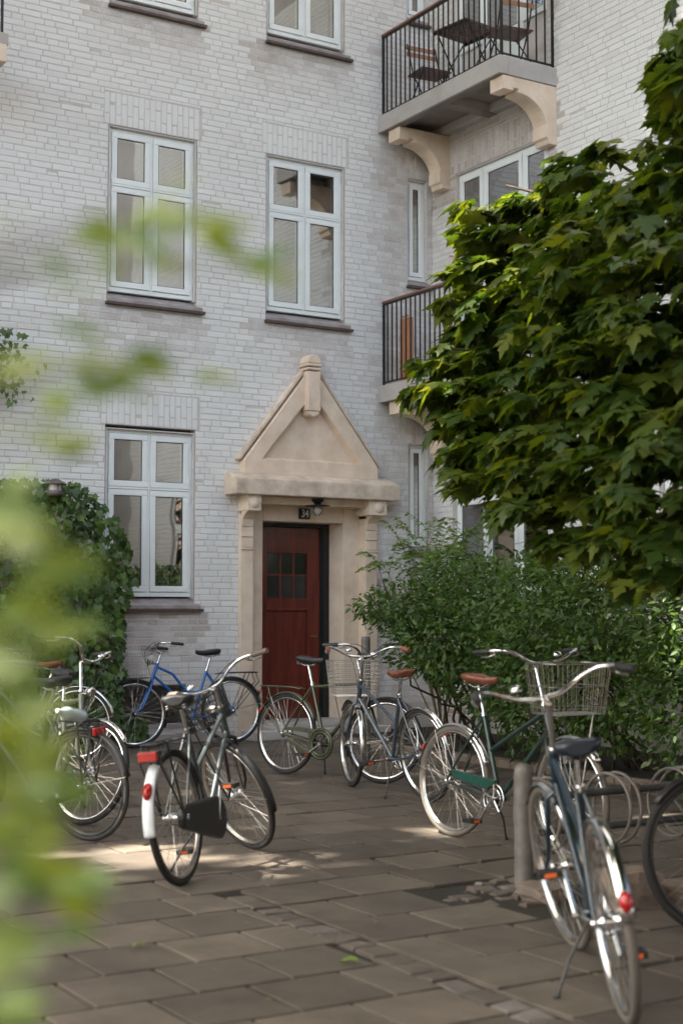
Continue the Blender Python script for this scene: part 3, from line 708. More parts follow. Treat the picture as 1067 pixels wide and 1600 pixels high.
rock('granite_block', (-5.26,-9.02,-.02), (.26,.22,.20), 'rough granite block beside the rear wheel of the nearest blue bicycle', 1)
rock('granite_block', (-5.47,-8.62,-.02), (.22,.18,.08), 'flat rough stone at the foot of the bicycle rack post', 2)
rock('granite_block', (-4.95,-9.0,-.02), (.3,.22,.10), 'low dark stone near the right edge behind the nearest bicycle', 3)
def litter(name, loc, s_, rz, label, mat='fore'):
    o = leaves(name, OVAL, [(0,0,.012)], [(1,0,.15)], [(0,.2,1)], [s_], mat, None, .5, .4); o.location = loc; o.rotation_euler = (0,0,rz); tag(o, label, 'leaf'); return o
litter('fallen_leaf', at(208,1474,2276*1.45/524), .075, .4, 'small green fallen leaf on the paving at lower left')
litter('fallen_leaf', at(560,1497,2276*1.45/547), .09, 2.2, 'green fallen leaf beside the strip of setts')
for o in [o for o in COL.objects if o.name.startswith('fallen_leaf')]: o.location.z = .004

n = 260; A_ = nr.uniform(0,1,(n,2)); lx = np.where(A_[:,0] < .6, nr.normal(-3.6,.9,n), nr.uniform(-8,-2.5,n)); ly = np.where(A_[:,0] < .6, nr.normal(-8.2,1.0,n), nr.uniform(-10,-1,n))
P = np.c_[lx, ly, nr.uniform(.004,.012,n)]
tag(leaves('leaf_litter', OVAL, P, nr.normal(0,1,(n,3))*np.array([1,1,.1]), nr.normal(0,.2,(n,3))+np.array([0,0,1]), nr.uniform(.012,.034,n), 'litter', None), 'scattered dry bits of leaf on the paving around the bicycle rack', 'leaf litter', kind='stuff')
# ================================================================== BICYCLES
AX = Vector((-.358, 0, .934)).normalized(); AP = Vector((1.044, 0, .3235))
def bicycle(label, XY, head, lean=0, steer=0, color='p_black', kind='parallel', sad='vinyl', grip='black_plastic', guard='chrome', tyre='rubber', rear='rack',
            basket=None, chain='open', bar='swept', light=True, stem=.0, sadz=.0, crank=20, rackmat='black_plastic', rl=0, scale=1.0, rguard=None, reflector='small', kick='left', chainmat=None, rimmat='chrome', spokemat='spoke', fork=None):
    root = empty('bicycle', cam(*XY), (R_(lean), 0, cdir(*head))); root.scale = (scale,)*3
    tag(root, label, 'bicycle', 'bicycles parked in the courtyard')
    rguard = rguard or guard; chainmat = chainmat or color; fork = fork or color
    ident = lambda p: Vector(p)
    RM = Matrix.Rotation(R_(steer), 3, AX)
    sx = lambda p: RM @ (Vector(p)-AP) + AP
    Rw = .332
    for (cx, xf, nm) in ((0, ident, 'r'), (1.10, sx, 'f')):
        cz = .35
        circ = lambda r, y=0: [(cx+r*math.cos(t), y, cz+r*math.sin(t)) for t in [2*math.pi*k/56 for k in range(56)]]
        rim = MB(); rim.tube(circ(.311, .008), .0075, 6, closed=True, xf=xf); rim.tube(circ(.311, -.008), .0075, 6, closed=True, xf=xf); rim.tube(circ(.305), .007, 6, closed=True, xf=xf)
        w = rim.build('wheel', rimmat, root, fix=False)
        t = MB(); t.tube(circ(Rw), .018, 10, closed=True, xf=xf); t.build('tyre', tyre, w, fix=False)
        s_ = MB(); n = 32
        for k in range(n):
            a = 2*math.pi*k/n; sd = .028 if k % 2 else -.028; b = a + (.9 if (k//2) % 2 else -.9)
            s_.tube([(cx+.024*math.cos(b), sd, cz+.024*math.sin(b)), (cx+.303*math.cos(a), sd*.15, cz+.303*math.sin(a))], .001, 3, xf=xf, caps=False)
        s_.build('spokes', spokemat, w, fix=False)
        h = MB(); h.lathe([(.010,-.062),(.014,-.06),(.014,-.045),(.012,-.04),(.030,-.034),(.030,-.028),(.020,-.022),(.020,.022),(.030,.028),(.030,.034),(.012,.04),(.014,.045),(.014,.06),(.010,.062)] if nm == 'f' else
                  [(.010,-.075),(.016,-.073),(.017,-.055),(.012,-.05),(.036,-.036),(.036,-.028),(.028,-.022),(.028,.022),(.036,.028),(.036,.036),(.012,.05),(.017,.055),(.016,.073),(.010,.075)], 16, (cx,0,cz), 'y', xf=xf)
        h.build('hub', 'chrome', w, fix=False)
    # frame points
    BB = Vector((.455, 0, .285)); SC = BB + Vector((-.30, 0, .86)).normalized()*.53; SM = BB + Vector((-.30,0,.86)).normalized()*.30
    ax = lambda t: AP + AX*t
    HB, HT = ax(.42), ax(.58)
    if kind == 'gents': HT = ax(.56)
    f = MB()
    f.tube([BB, SC], .0155, 12); f.tube([HB-AX*.015, HT+AX*.01], .019, 12)
    if kind == 'gents':
        f.tube([SC-Vector((0,0,.02)), HT-AX*.03], .0145, 12); f.tube([BB, HB+AX*.03], .0165, 12)
    elif kind == 'parallel':
        f.tube([SM, HT-AX*.03], .0145, 12); f.tube([BB, HB+AX*.02], .0155, 12)
    elif kind == 'curved':
        f.tube([HT-AX*.03, HT+Vector((-.17,0,-.11)), SM+Vector((.16,0,.0)), SM+Vector((.05,0,-.01)), SM], .0145, 12)
        f.tube([HB+AX*.03, HB+Vector((-.19,0,-.13)), HB+Vector((-.32,0,-.26)), BB+Vector((.03,0,.06))], .0145, 12)
    for sd in (-1, 1):
        f.tube([SC+Vector((0,sd*.014,-.02)), (.13, sd*.042, .55), (0, sd*.06, .352)], [.008,.008,.007], 8)
        f.tube([BB+Vector((0,sd*.03,0)), (.33, sd*.042, .295), (0, sd*.06, .348)], [.011,.010,.008], 8)
    f.lathe([(.02,-.038),(.023,-.036),(.023,.036),(.02,.038)], 14, BB, 'y')
    fr_ = f.build('frame', color, root, fix=False)
    # fork
    f = MB(); cr = ax(.40); f.tube([cr, ax(.425)], .016, 10, xf=sx)
    for sd in (-1, 1): f.tube([cr+Vector((0,sd*.01,0)), cr+Vector((.005,sd*.045,-.02)), ax(.2)+Vector((.002,sd*.055,0)), ax(.10)+Vector((.012,sd*.058,0)), (1.10, sd*.06, .35)], [.012,.013,.011,.009,.008], 8, xf=sx)
    f.build('fork', fork, root, fix=False)
    # handlebar
    ST = ax(.70+stem); f = MB(); f.tube([ax(.585), ST], .0125, 10, xf=sx); f.tube([ST, ST+Vector((.045,0,.02))], [.014,.016], 10, xf=sx)
    f.tube([ax(.585), ax(.60)], .021, 12, xf=sx)
    C0 = ST+Vector((.05,0,.022)); hb = [(0,0,0),(.012,.05,.002),(.035,.11,.02),(.045,.16,.045),(.025,.215,.062),(-.03,.26,.066),(-.10,.285,.058),(-.20,.295,.045)]
    if bar == 'high': hb = [(0,0,0),(.01,.045,.0),(.03,.09,.03),(.035,.13,.075),(.02,.18,.10),(-.03,.23,.105),(-.11,.26,.095),(-.21,.275,.08)]
    if bar == 'wide': hb = [(0,0,0),(.01,.06,.002),(.03,.12,.02),(.035,.18,.05),(.01,.245,.075),(-.05,.29,.078),(-.12,.31,.07),(-.21,.325,.062)]
    def smooth(P):
        P = [Vector(p) for p in P]; out = []
        for i in range(len(P)-1):
            a, b, c, d = P[max(i-1,0)], P[i], P[i+1], P[min(i+2,len(P)-1)]
            for k in range(4):
                t = k/4; out.append(.5*((2*b)+(-a+c)*t+(2*a-5*b+4*c-d)*t*t+(-a+3*b-3*c+d)*t**3))
        out.append(P[-1]); return out
    hs = smooth(hb); L_ = [C0+Vector((p.x,-p.y,p.z)) for p in hs[::-1]] + [C0+p for p in hs[1:]]
    f.tube(L_, .0112, 10, xf=sx); hbo = f.build('handlebar', 'chrome', root, fix=False)
    for sd in (-1, 1):
        e1 = C0+Vector((hb[-1][0], sd*hb[-1][1], hb[-1][2])); e0 = C0+Vector((hb[-2][0], sd*hb[-2][1], hb[-2][2])); e0 = e1+(e0-e1).normalized()*.125; ex = e1+(e1-e0).normalized()*.012
        m = MB(); m.tube([e0, e0+(e1-e0)*.05, e1, ex], [.015,.017,.0165,.014], 10, xf=sx); m.build('grip', grip, hbo, fix=False)
        m = MB(); q0 = e0+(e0-e1).normalized()*.03; m.tube([q0, q0+Vector((.03,0,-.022)), q0+Vector((-.02,sd*.015,-.035)), q0+Vector((-.09,sd*.02,-.04))], [.009,.008,.006,.005], 6, xf=sx); m.build('brake_lever', 'chrome_dull', hbo, fix=False)
        m = MB(); q1 = q0+Vector((.03,0,-.02)); m.tube(smooth([q1, q1+Vector((.10,-sd*.04,.03)), C0+Vector((.14,sd*.05,-.02)), ax(.50)+Vector((.06,0,0)), ax(.42)+Vector((.04,0,0))]), .0028, 5, xf=sx); m.build('brake_cable', 'black_plastic', hbo, fix=False)
    m = MB(); bp_ = C0+Vector((.03,.10,.045)); m.lathe([(.004,.028),(.02,.022),(.027,.008),(.027,0),(.01,-.003)], 14, bp_, xf=sx); m.build('bell', 'chrome', hbo, fix=False)
    # saddle
    sd_dir = Vector((-.30,0,.86)).normalized(); SP = SC + sd_dir*(.15+sadz)
    m = MB(); m.tube([SC, SP], .0125, 10); m.tube([SC-sd_dir*.01, SC+sd_dir*.012], .019, 10)
    m.build('seat_post', 'chrome', root, fix=False)
    s_ = MB(); prof = [(-.125,.05,.030,.0),(-.118,.078,.045,.008),(-.09,.092,.055,.012),(-.04,.086,.055,.006),(.01,.058,.05,-.002),(.06,.034,.043,-.006),(.11,.022,.036,-.004),(.135,.017,.03,-.002),(.145,.009,.018,-.004)]
    if sad == 'leather': prof = [(p[0]*1.02, p[1]*1.0, p[2]*.9, p[3]) for p in prof]
    n = 14; vs = []; top = SP.z+.055
    for (x, hw, th, dz) in prof:
        for k in range(n):
            a = 2*math.pi*k/n; c, q = math.cos(a), math.sin(a)
            vs.append((SP.x+.03+x, hw*math.copysign(abs(c)**.8, c), top+dz+(q*.014 if q > 0 else q*th)))
    s_.add(vs, [(i*n+k, i*n+(k+1) % n, (i+1)*n+(k+1) % n, (i+1)*n+k) for i in range(len(prof)-1) for k in range(n)], True)
    s_.add(vs[:n], [tuple(range(n))[::-1]], True); s_.add(vs[-n:], [tuple(range(n))], True)
    so = s_.build('saddle', sad, root, fix=False)
    m = MB()
    for q in (-1, 1):
        m.tube([(SP.x-.08,q*.035,top-.035),(SP.x-.03,q*.022,SP.z-.005),(SP.x+.05,q*.02,SP.z-.005),(SP.x+.13,q*.008,top-.028)], .004, 6)
        m.tube([(SP.x-.075+.013*math.cos(t*1.0), q*.05+.013*math.sin(t*1.0), SP.z-.0+.045*t/19) for t in range(20)], .0028, 5)
    m.build('saddle_springs', 'chrome_dull', so, fix=False)
    # mudguards
    def fender(cx, a0, a1, xf, mat, w=.027, R=.368, nm='mudguard', split=None):
        m = MB(); n = 22; vs = []; K = 7
        for i in range(n+1):
            a = R_(a0+(a1-a0)*i/n)
            for k in range(K):
                t = -1+2*k/(K-1); rr = R-.014*t*t; vs.append(xf(Vector((cx+rr*math.cos(a), w*t, .35+rr*math.sin(a)))))
        for i in range(n+1):
            a = R_(a0+(a1-a0)*i/n)
            for k in range(K):
                t = -1+2*k/(K-1); rr = R-.0025-.014*t*t; vs.append(xf(Vector((cx+rr*math.cos(a), w*.96*t, .35+rr*math.sin(a)))))
        o_ = (n+1)*K
        fs = [(i*K+k, i*K+k+1, (i+1)*K+k+1, (i+1)*K+k) for i in range(n) for k in range(K-1)]
        fs += [tuple(o_+j for j in q[::-1]) for q in fs]
        fs += [(k, k+o_, k+1+o_, k+1) for k in range(K-1)] + [(n*K+k, n*K+k+1, n*K+k+1+o_, n*K+k+o_) for k in range(K-1)]
        fs += [(i*K, (i+1)*K, (i+1)*K+o_, i*K+o_) for i in range(n)] + [(i*K+K-1, i*K+K-1+o_, (i+1)*K+K-1+o_, (i+1)*K+K-1) for i in range(n)]
        m.add(vs, fs, True); o = m.build(nm, mat, root, fix=False)
        return o
    fg = fender(1.10, 42, 205, sx, guard)
    m = MB()
    for sd in (-1, 1):
        a = R_(190); m.tube([(1.10, sd*.055, .35), (1.10+.36*math.cos(a), sd*.028, .35+.36*math.sin(a))], .0024, 5, xf=sx)
    m.build('mudguard_stay', 'chrome_dull', fg, fix=False)
    rg = fender(0, 20, 168 if rguard != 'whitetail' else 120, ident, rguard if rguard != 'whitetail' else 'black_plastic')
    m = MB()
    for sd in (-1, 1):
        for a in (168, 120): 
            a = R_(a); m.tube([(0, sd*.055, .35), (.36*math.cos(a), sd*.028, .35+.36*math.sin(a))], .0024, 5)
    m.build('mudguard_stay', 'chrome_dull', rg, fix=False)
    if rguard == 'whitetail':
        wt = fender(0, 126, 188, ident, 'whitepaint', w=.032, R=.374, nm='mudguard'); wt['label'] = 'white rear end of the mudguard'
        m = MB(); a = R_(152); m.lathe([(.004,.022),(.020,.016),(.025,0),(.025,-.006)], 14, xf=lambda p: Vector((.376*math.cos(a), 0, .35+.376*math.sin(a))) + Vector((math.cos(a)*p.z-math.sin(a)*p.x*1.9, p.y, math.sin(a)*p.z+math.cos(a)*p.x*1.9)))
        m.build('reflector', 'red', wt, fix=False)
    elif reflector:
        a = R_(150 if reflector == 'small' else 158); k = .85 if reflector == 'small' else 1.1
        m = MB(); m.lathe([(.004,.024),(.016,.02),(.022,.006),(.022,-.006)], 12, xf=lambda p: Vector((.37*math.cos(a), 0, .35+.37*math.sin(a))) + Vector((math.cos(a)*p.z*k-math.sin(a)*p.x*1.5*k, p.y*k, math.sin(a)*p.z*k+math.cos(a)*p.x*1.5*k)))
        m.build('reflector', 'red', rg, fix=False)
    # rack
    if rear in ('rack', 'rack_light'):
        m = MB(); z = .755
        for sd in (-1, 1):
            m.tube([(.17, sd*.03, z-.01), (.10, sd*.05, z), (-.27+rl, sd*.055, z), (-.30+rl, sd*.04, z-.005)], .006, 6)
            m.tube([(-.20+rl, sd*.055, z), (-.03, sd*.065, .36)], .0055, 6)
            m.tube([(-.27+rl, sd*.055, z), (-.31+rl, sd*.055, z-.10), (-.03, sd*.065, .36)], .005, 6)
        for x in (.08, -.05+rl*.3, -.18+rl*.6, -.30+rl): m.tube([(x, -.05, z), (x, .05, z)], .005, 6)
        m.tube([(.05,0,z+.004),(-.28+rl,0,z+.004)], .005, 6)
        rk = m.build('rack', rackmat, root, fix=False)
        if rear == 'rack_light':
            m = MB(); m.box((-.345+rl,-.052,z-.085),(-.318+rl,.052,z-.035)); m.build('tail_light', 'red', root, bevel=.006)
            m = MB(); m.box((-.318+rl,-.058,z-.09),(-.298+rl,.058,z-.03)); m.build('light_holder', 'black_plastic', rk, bevel=.004)
    # crank set
    sg = -1  # chain on the right side
    m = MB()
    rr = .092
    m.tube([(BB.x+rr*math.cos(t), sg*.048, BB.z+rr*math.sin(t)) for t in [2*math.pi*k/40 for k in range(40)]], .0055, 6, closed=True)
    m.tube([(BB.x+.062*math.cos(t), sg*.048, BB.z+.062*math.sin(t)) for t in [2*math.pi*k/30 for k in range(30)]], .004, 6, closed=True)
    for k in range(5): t = R_(crank)+2*math.pi*k/5; m.tube([(BB.x,sg*.05,BB.z),(BB.x+rr*math.cos(t),sg*.048,BB.z+rr*math.sin(t))], .007, 5)
    m.build('chainring', 'chrome' if chain == 'open' or chain == 'half' else 'black_plastic', root, fix=False)
    m = MB(); m.tube([(BB.x, sg*.048, BB.z+rr), (0, sg*.048, .35+.035)], .0035, 4); m.tube([(BB.x, sg*.048, BB.z-rr), (0, sg*.048, .35-.035)], .0035, 4); m.build('chain', 'chrome_dull', root, fix=False)
    for q, an in ((-1, crank), (1, crank+180)):
        a = R_(an); e_ = Vector((BB.x+.17*math.cos(a), q*.075, BB.z+.17*math.sin(a)))
        m = MB(); m.tube([(BB.x, q*.06, BB.z), e_], [.013,.009], 8); m.lathe([(.014,-.012),(.014,.012)], 10, (BB.x, q*.062, BB.z), 'y'); c_ = m.build('crank', 'chrome', root, fix=False)
        m = MB(); y0, y1 = sorted((q*.088, q*.175)); m.box((e_.x-.045, y0, e_.z-.013), (e_.x-.030, y1, e_.z+.013)); m.box((e_.x+.030, y0, e_.z-.013), (e_.x+.045, y1, e_.z+.013))
        m.box((e_.x-.030, y0, e_.z-.012), (e_.x+.030, y0+.010, e_.z+.012)); m.box((e_.x-.030, y1-.010, e_.z-.012), (e_.x+.030, y1, e_.z+.012)); m.box((e_.x-.012, y0+.01, e_.z-.012),(e_.x+.012,y1-.01,e_.z+.012))
        pd = m.build('pedal', 'black_plastic', c_, bevel=.002)
        for xx in (-.047, .0455): m = MB(); m.box((e_.x+xx, y0+.02, e_.z-.008), (e_.x+xx+.0015, y1-.02, e_.z+.008)); m.build('pedal_reflector', 'orange', c_)
    if chain in ('case', 'half', 'long'):
        m = MB(); n = 20
        if chain == 'case':
            out = [(BB.x+.118*math.cos(R_(t)), BB.z+.118*math.sin(R_(t))) for t in range(-92, 98, 10)] + [(.0, .35+.065), (-.05,.35+.05), (-.065, .35), (-.05,.35-.05), (0,.35-.068)]
            m.prism(out, sg*.028, sg*.072, lambda x, z, y: (x, y, z))
        elif chain == 'long':
            out = [(BB.x+.125*math.cos(R_(t)), BB.z+.125*math.sin(R_(t))) for t in range(-180, 181, 12)][:-1]
            m.tube([(x, sg*.05, z) for x, z in out], .014, 8, closed=True)
            m.tube([(x, sg*.05, z) for x, z in [(BB.x+.10*math.cos(R_(t)), BB.z+.10*math.sin(R_(t))) for t in range(0,360,12)]], .014, 8, closed=True)
            m.prism([(BB.x-.07, BB.z+.125),(BB.x-.07,BB.z+.085),(.03,.385),(.03,.41)], sg*.04, sg*.06, lambda x, z, y: (x, y, z))
            m.prism([(BB.x-.07, BB.z-.085),(BB.x-.07,BB.z-.12),(.06,.285),(.06,.325)], sg*.04, sg*.06, lambda x, z, y: (x, y, z))
        else:
            m.prism([(BB.x+.02, BB.z+.115),(BB.x+.0,BB.z+.085),(BB.x-.06, BB.z+.055),(.06,.375),(.05,.43)], sg*.040, sg*.062, lambda x, z, y: (x, y, z))
        m.build('chain_guard', chainmat, root, bevel=.012 if chain == 'case' else .006)
    # kickstand
    if kick:
        q = 1 if kick == 'left' else -1; zz = abs(math.tan(R_(lean)))*.2
        m = MB(); m.tube([(BB.x-.06, q*.03, BB.z-.02), (BB.x-.10, q*.12, .14+zz/2), (BB.x-.15, q*.19, .012+zz)], .0065, 7); m.tube([(BB.x-.145, q*.185, .02+zz), (BB.x-.157, q*.20, .005+zz)], .011, 7); m.build('kickstand', 'rackpaint' if guard == 'chrome' else 'black_plastic', root, fix=False)
    if light:
        m = MB(); lp = ax(.60)+Vector((.10,0,.0)); m.lathe([(.012,-.05),(.026,-.03),(.033,.0),(.034,.012),(.02,.018)], 14, xf=lambda p: sx(lp+Vector((p.z,p.x,p.y)))); m.tube([ax(.58), lp+Vector((-.02,0,-.02))], .006, 5, xf=sx); m.build('headlight', 'chrome' if light == 'chrome' else 'black_plastic', root, fix=False)
    if basket:
        bw, bl, bh, zc, mat_, tw = basket
        def bx(p): return sx(Vector((ax(.6).x+.09+p[0], p[1], zc+p[2])))
        def rect(k, z): 
            w = bw/2*(1-.14*(1-k)); l0 = .0+.02*(1-k); l1 = bl*(1-.08*(1-k)); c = .03
            return [(l0,-w+c,z),(l0,w-c,z),(l0+c,w,z),(l1-c,w,z),(l1,w-c,z),(l1,-w+c,z),(l1-c,-w,z),(l0+c,-w,z)]
        m = MB()
        for k in ((0, .12, .55, 1) if mat_ == 'chrome_dull' else (0, .2, .4, .6, .8, 1) if mat_ != 'spoke' else (0,.1,.2,.3,.4,.5,.6,.72,.86,1)): m.tube([bx(p) for p in rect(k, bh*k)], .0035 if k == 1 else {'chrome_dull':.0016,'spoke':.0026}.get(mat_, .003), 6, closed=True)
        def wire(a, b): m.tube([bx(a), bx(b)], .0013 if mat_ != 'black_plastic' else .0028, 4)
        nw = 10
        for i in range(nw+1):
            t = i/nw; A0, A1 = rect(0, 0), rect(1, bh)
            for (i0, i1) in ((0,1),(4,5),(2,3),(6,7)):
                p = Vector(A0[i0]).lerp(Vector(A0[i1]), t); q_ = Vector(A1[i0]).lerp(Vector(A1[i1]), t); wire(p, q_)
            p = Vector(A0[0]).lerp(Vector(A0[1]), t); q_ = Vector(A0[5]).lerp(Vector(A0[4]), t); wire(p, q_)
            p = Vector(A0[7]).lerp(Vector(A0[6]), t); q_ = Vector(A0[2]).lerp(Vector(A0[3]), t); wire(p, q_)
        bo_ = m.build('basket', mat_, root, fix=False)
        m = MB()
        for sd in (-1, 1): m.tube([bx((bl*.6, sd*bw*.36, 0)), sx(Vector((1.10, sd*.062, .36)))], .005, 6)
        m.build('basket_strut', mat_, bo_, fix=False)
    return root

# far to near
bicycle('bright blue bicycle with a wire front basket parked along the wall beside the ivy', (-1.17, 15.75), (-.93, -.50), lean=4, steer=-6, color='p_blue', kind='curved', guard='black_plastic', rguard='black_plastic', rear='rack', basket=(.36,.27,.24,.72,'chrome_dull',0), light='black', sadz=.01, rimmat='chrome')
bicycle('pale grey bicycle half hidden against the ivy, its saddle just showing', (-2.51, 13.95), (-.98, .12), lean=3, steer=0, reflector=None, color='p_lightblue', kind='curved', sad='leather', guard='chrome', rear=None, light=None, sadz=-.06)
bicycle('olive green bicycle with black saddle and rear rack standing before the red door', (-.50, 12.9), (.76, -.66), lean=-4, steer=14, color='p_olive', kind='gents', guard='black_plastic', rguard='p_olive', rear='rack', rackmat='p_olive', chain='long', light=None, bar='wide', sadz=.03, crank=215, fork='black_plastic', stem=.03)
bicycle('slate blue bicycle with brown saddle, brown grips and a silver wire basket', (.655, 11.05), (-.51, .87), lean=-6, steer=-17, color='p_slate', kind='parallel', sad='leather', grip='brown_grip', guard='chrome', rear=None, basket=(.40,.30,.28,.74,'spoke',0), light=None, bar='wide', crank=170, stem=.07, sadz=-.02)
bicycle('grey olive bicycle with chrome swept handlebar in front of the ivy', (-2.16, 10.9), (.38, -.92), lean=-3, steer=34, color='p_grey', kind='gents', guard='chrome', rear=None, light='chrome', bar='high', stem=.10, sadz=.0)
bicycle('black bicycle with a plastic bottle on its rack, partly behind the blurred leaves', (-1.575, 9.2), (-.84, .54), lean=-5, steer=8, color='p_black', kind='parallel', guard='black_plastic', rguard='black_plastic', rear='rack_light', chain='long', chainmat='black_plastic', tyre='rubber', light=None, sadz=.02, rl=.20, reflector=None, rimmat='black_plastic', spokemat='rackpaint')
bicycle('dark green bicycle with brown leather saddle, chrome mudguards and a tall wire basket', (.70, 9.38), (.56, -.83), lean=-3, steer=-8, color='p_green', kind='parallel', sad='leather', guard='chrome', tyre='rubber_grey', rear=None, basket=(.42,.32,.29,.84,'chrome_dull',0), chain='half', chainmat='p_guard', light=None, bar='wide', stem=.13, crank=235, sadz=.035)
bicycle('charcoal bicycle with a white rear mudguard tail and wide red tail light', (-.83, 7.75), (.27, .965), lean=-7, steer=54, color='p_darkgrey', kind='parallel', guard='black_plastic', rguard='whitetail', rear='rack_light', chain='case', chainmat='black_plastic', grip='grey_grip', light='chrome', basket=(.30,.20,.20,.80,'black_plastic',0), bar='wide', crank=75, sadz=-.02, rl=.05, fork='black_plastic', rimmat='chrome_dull')
bicycle('dark bicycle cut off by the right edge of the photo, only its front wheel showing', (2.63, 7.15), (-.86, -.50), lean=3, steer=-14, color='p_black', kind='parallel', guard='black_plastic', rguard='black_plastic', rear=None, light=None, kick='right', rimmat='black_plastic', reflector=None)
bicycle('petrol blue bicycle with long chrome mudguards, nearest the viewer at lower right', (1.00, 5.22), (-.01, 1.0), lean=-8, steer=9, color='p_petrol', kind='parallel', sad='blue_seat', guard='chrome', tyre='rubber_grey', rear=None, light=None, bar='wide', crank=250, stem=.10, sadz=-.03, reflector='big')

# bottle on the rack of the black bicycle
bt = empty('plastic_bottle', at(112, 1118, 9.0), (R_(78), R_(10), R_(-62))); bt.location.z = .80
tag(bt, 'crumpled clear plastic bottle lying on the black bicycle rack', 'bottle')
m = MB(); m.lathe([(.02,-.12),(.038,-.118),(.040,-.09),(.035,-.07),(.041,-.04),(.036,0),(.041,.03),(.038,.06),(.02,.095),(.013,.105),(.013,.12)], 16); m.build('bottle_body', 'bottle', bt, fix=False)
m = MB(); m.lathe([(.015,.12),(.015,.137),(.012,.14)], 14); m.build('cap', 'white', bt, fix=False)

# ---- bike rack
rk = empty('bicycle_rack', (-5.38,-8.36,0)); tag(rk, 'galvanised bicycle rack with a thick round post, two rails and wheel loops', 'bicycle rack')
m = MB(); m.lathe([(.049,-.05),(.049,.57),(.047,.60),(.038,.622),(.02,.634),(.002,.637)], 24); m.build('post', 'galv', rk)
m = MB(); m.lathe([(.049,-.05),(.049,.57),(.047,.60),(.038,.622),(.02,.634),(.002,.637)], 24, (3.0,0,0)); m.build('post', 'galv', rk)
for z in (.45, .265):
    m = MB(); m.tube([(.04,0,z),(2.96,0,z)], .021, 12); m.build('rail', 'rackpaint', rk)
for x in (.13, .62, 1.11, 1.60, 2.09, 2.58):
    for dx in (0, .075):
        m = MB(); m.tube([(x+dx+.01*math.sin(t), .045+.19*math.cos(t), .35+.19*math.sin(t)) for t in [2*math.pi*k/40 for k in range(40)]], .0095, 8, closed=True); m.build('wheel_loop', 'galv', rk)
    if x > .5: m = MB(); m.box((x+.10,-.035,.415),(x+.175,.035,.485)); m.build('clamp_block', 'granite', rk, bevel=.006)
# weathered post in front of the doorway
po = MB(); po.lathe([(.045,0),(.045,1.14),(.042,1.17),(.036,1.175)], 16); po = po.build('bollard', 'galv', None); po.location = (-2.62, -2.55, 0); tag(po, 'weathered grey post behind the silver wire basket, right of the red door', 'post')

# ================================================================== VEGETATION
# --- maple
def limb(mb, a, b, r0, r1, seed, n=6, wob=.08):
    r = random.Random(seed); a, b = Vector(a), Vector(b); pts = []
    for i in range(n+1):
        t = i/n; p = a.lerp(b, t); 
        if 0 < i < n: p += Vector((r.gauss(0,wob), r.gauss(0,wob), r.gauss(0,wob)))*(b-a).length*.3
        pts.append(p)
    mb.tube(pts, [r0+(r1-r0)*i/n for i in range(n+1)], 7); return pts
mt = empty('maple_tree', (-2.75,-9.55,0)); tag(mt, 'large leafy green maple crown hanging over the courtyard on the right', 'tree'); off = Vector(mt.location)
lobes = [  # px, py, depth, rx(along view width), rz, rdepth
    (780,500,9.6,.42,.20,.55),(745,560,9.6,.26,.14,.45),(715,610,9.4,.24,.12,.45),(770,600,9.3,.42,.30,.6),(830,680,9.0,.52,.36,.7),(765,690,9.2,.30,.16,.5),
    (830,420,9.6,.34,.24,.5),(790,360,9.6,.14,.10,.4),(835,325,9.4,.20,.10,.4),(880,300,9.3,.26,.16,.5),(900,420,9.1,.48,.36,.7),(960,330,8.8,.42,.28,.7),(930,232,9.2,.17,.05,.3),(885,262,9.2,.16,.06,.4),(790,455,9.5,.24,.12,.4),
    (990,440,8.3,.58,.50,.8),(900,560,8.8,.56,.45,.8),(970,640,8.2,.62,.50,.8),(1050,560,7.8,.5,.6,.8),(1040,740,7.6,.50,.46,.7),(910,750,8.2,.50,.28,.7),(890,815,8.2,.24,.12,.5),(1010,835,7.6,.28,.18,.5),(1060,860,7.4,.22,.2,.4),(830,765,8.7,.26,.16,.5),
    (1060,330,8.0,.28,.40,.6),(1066,220,8.0,.15,.22,.5),(1075,120,7.9,.12,.20,.4),(1072,40,7.9,.12,.22,.4),(1110,450,7.6,.5,.9,.9),(1140,700,7.2,.6,.7,.9),(1020,265,8.5,.18,.10,.4),(735,665,9.4,.18,.09,.4),(740,720,9.3,.12,.10,.3),(1170,150,8,.4,.6,.6),(690,600,9.5,.20,.07,.35),(700,545,9.6,.18,.08,.3),(745,470,9.6,.22,.09,.35),(745,330,9.6,.12,.05,.25),(760,385,9.6,.16,.07,.3),(790,290,9.5,.15,.06,.25),(735,415,9.6,.12,.05,.25)]
lobes += [(533+2276*X/Y, 950-2276*(z-1.45)/Y, Y, .9, .6, .9) for (X, Y, z) in ((3.0,6.2,2.6),(3.2,7.4,3.6),(2.6,5.0,3.0),(2.6,5.2,4.3),(3.4,6.2,4.4),(1.6,5.2,4.9),(2.7,3.8,3.8),(1.9,3.6,4.4),(2.9,2.6,3.4))]  # extra crown lobes added out of view to block skylight at lower right
Rv = np.array([RX, RY, 0]); Fv = np.array([FX, FY, 0]); Zv = np.array([0,0,1.])
cl = []; branch = MB()
trunk_top = Vector((-2.75,-9.55,3.2)); fork_ = trunk_top-off
trk = MB(); limb(trk, (0,0,-.1), fork_, .19, .13, 3, 6, .03)
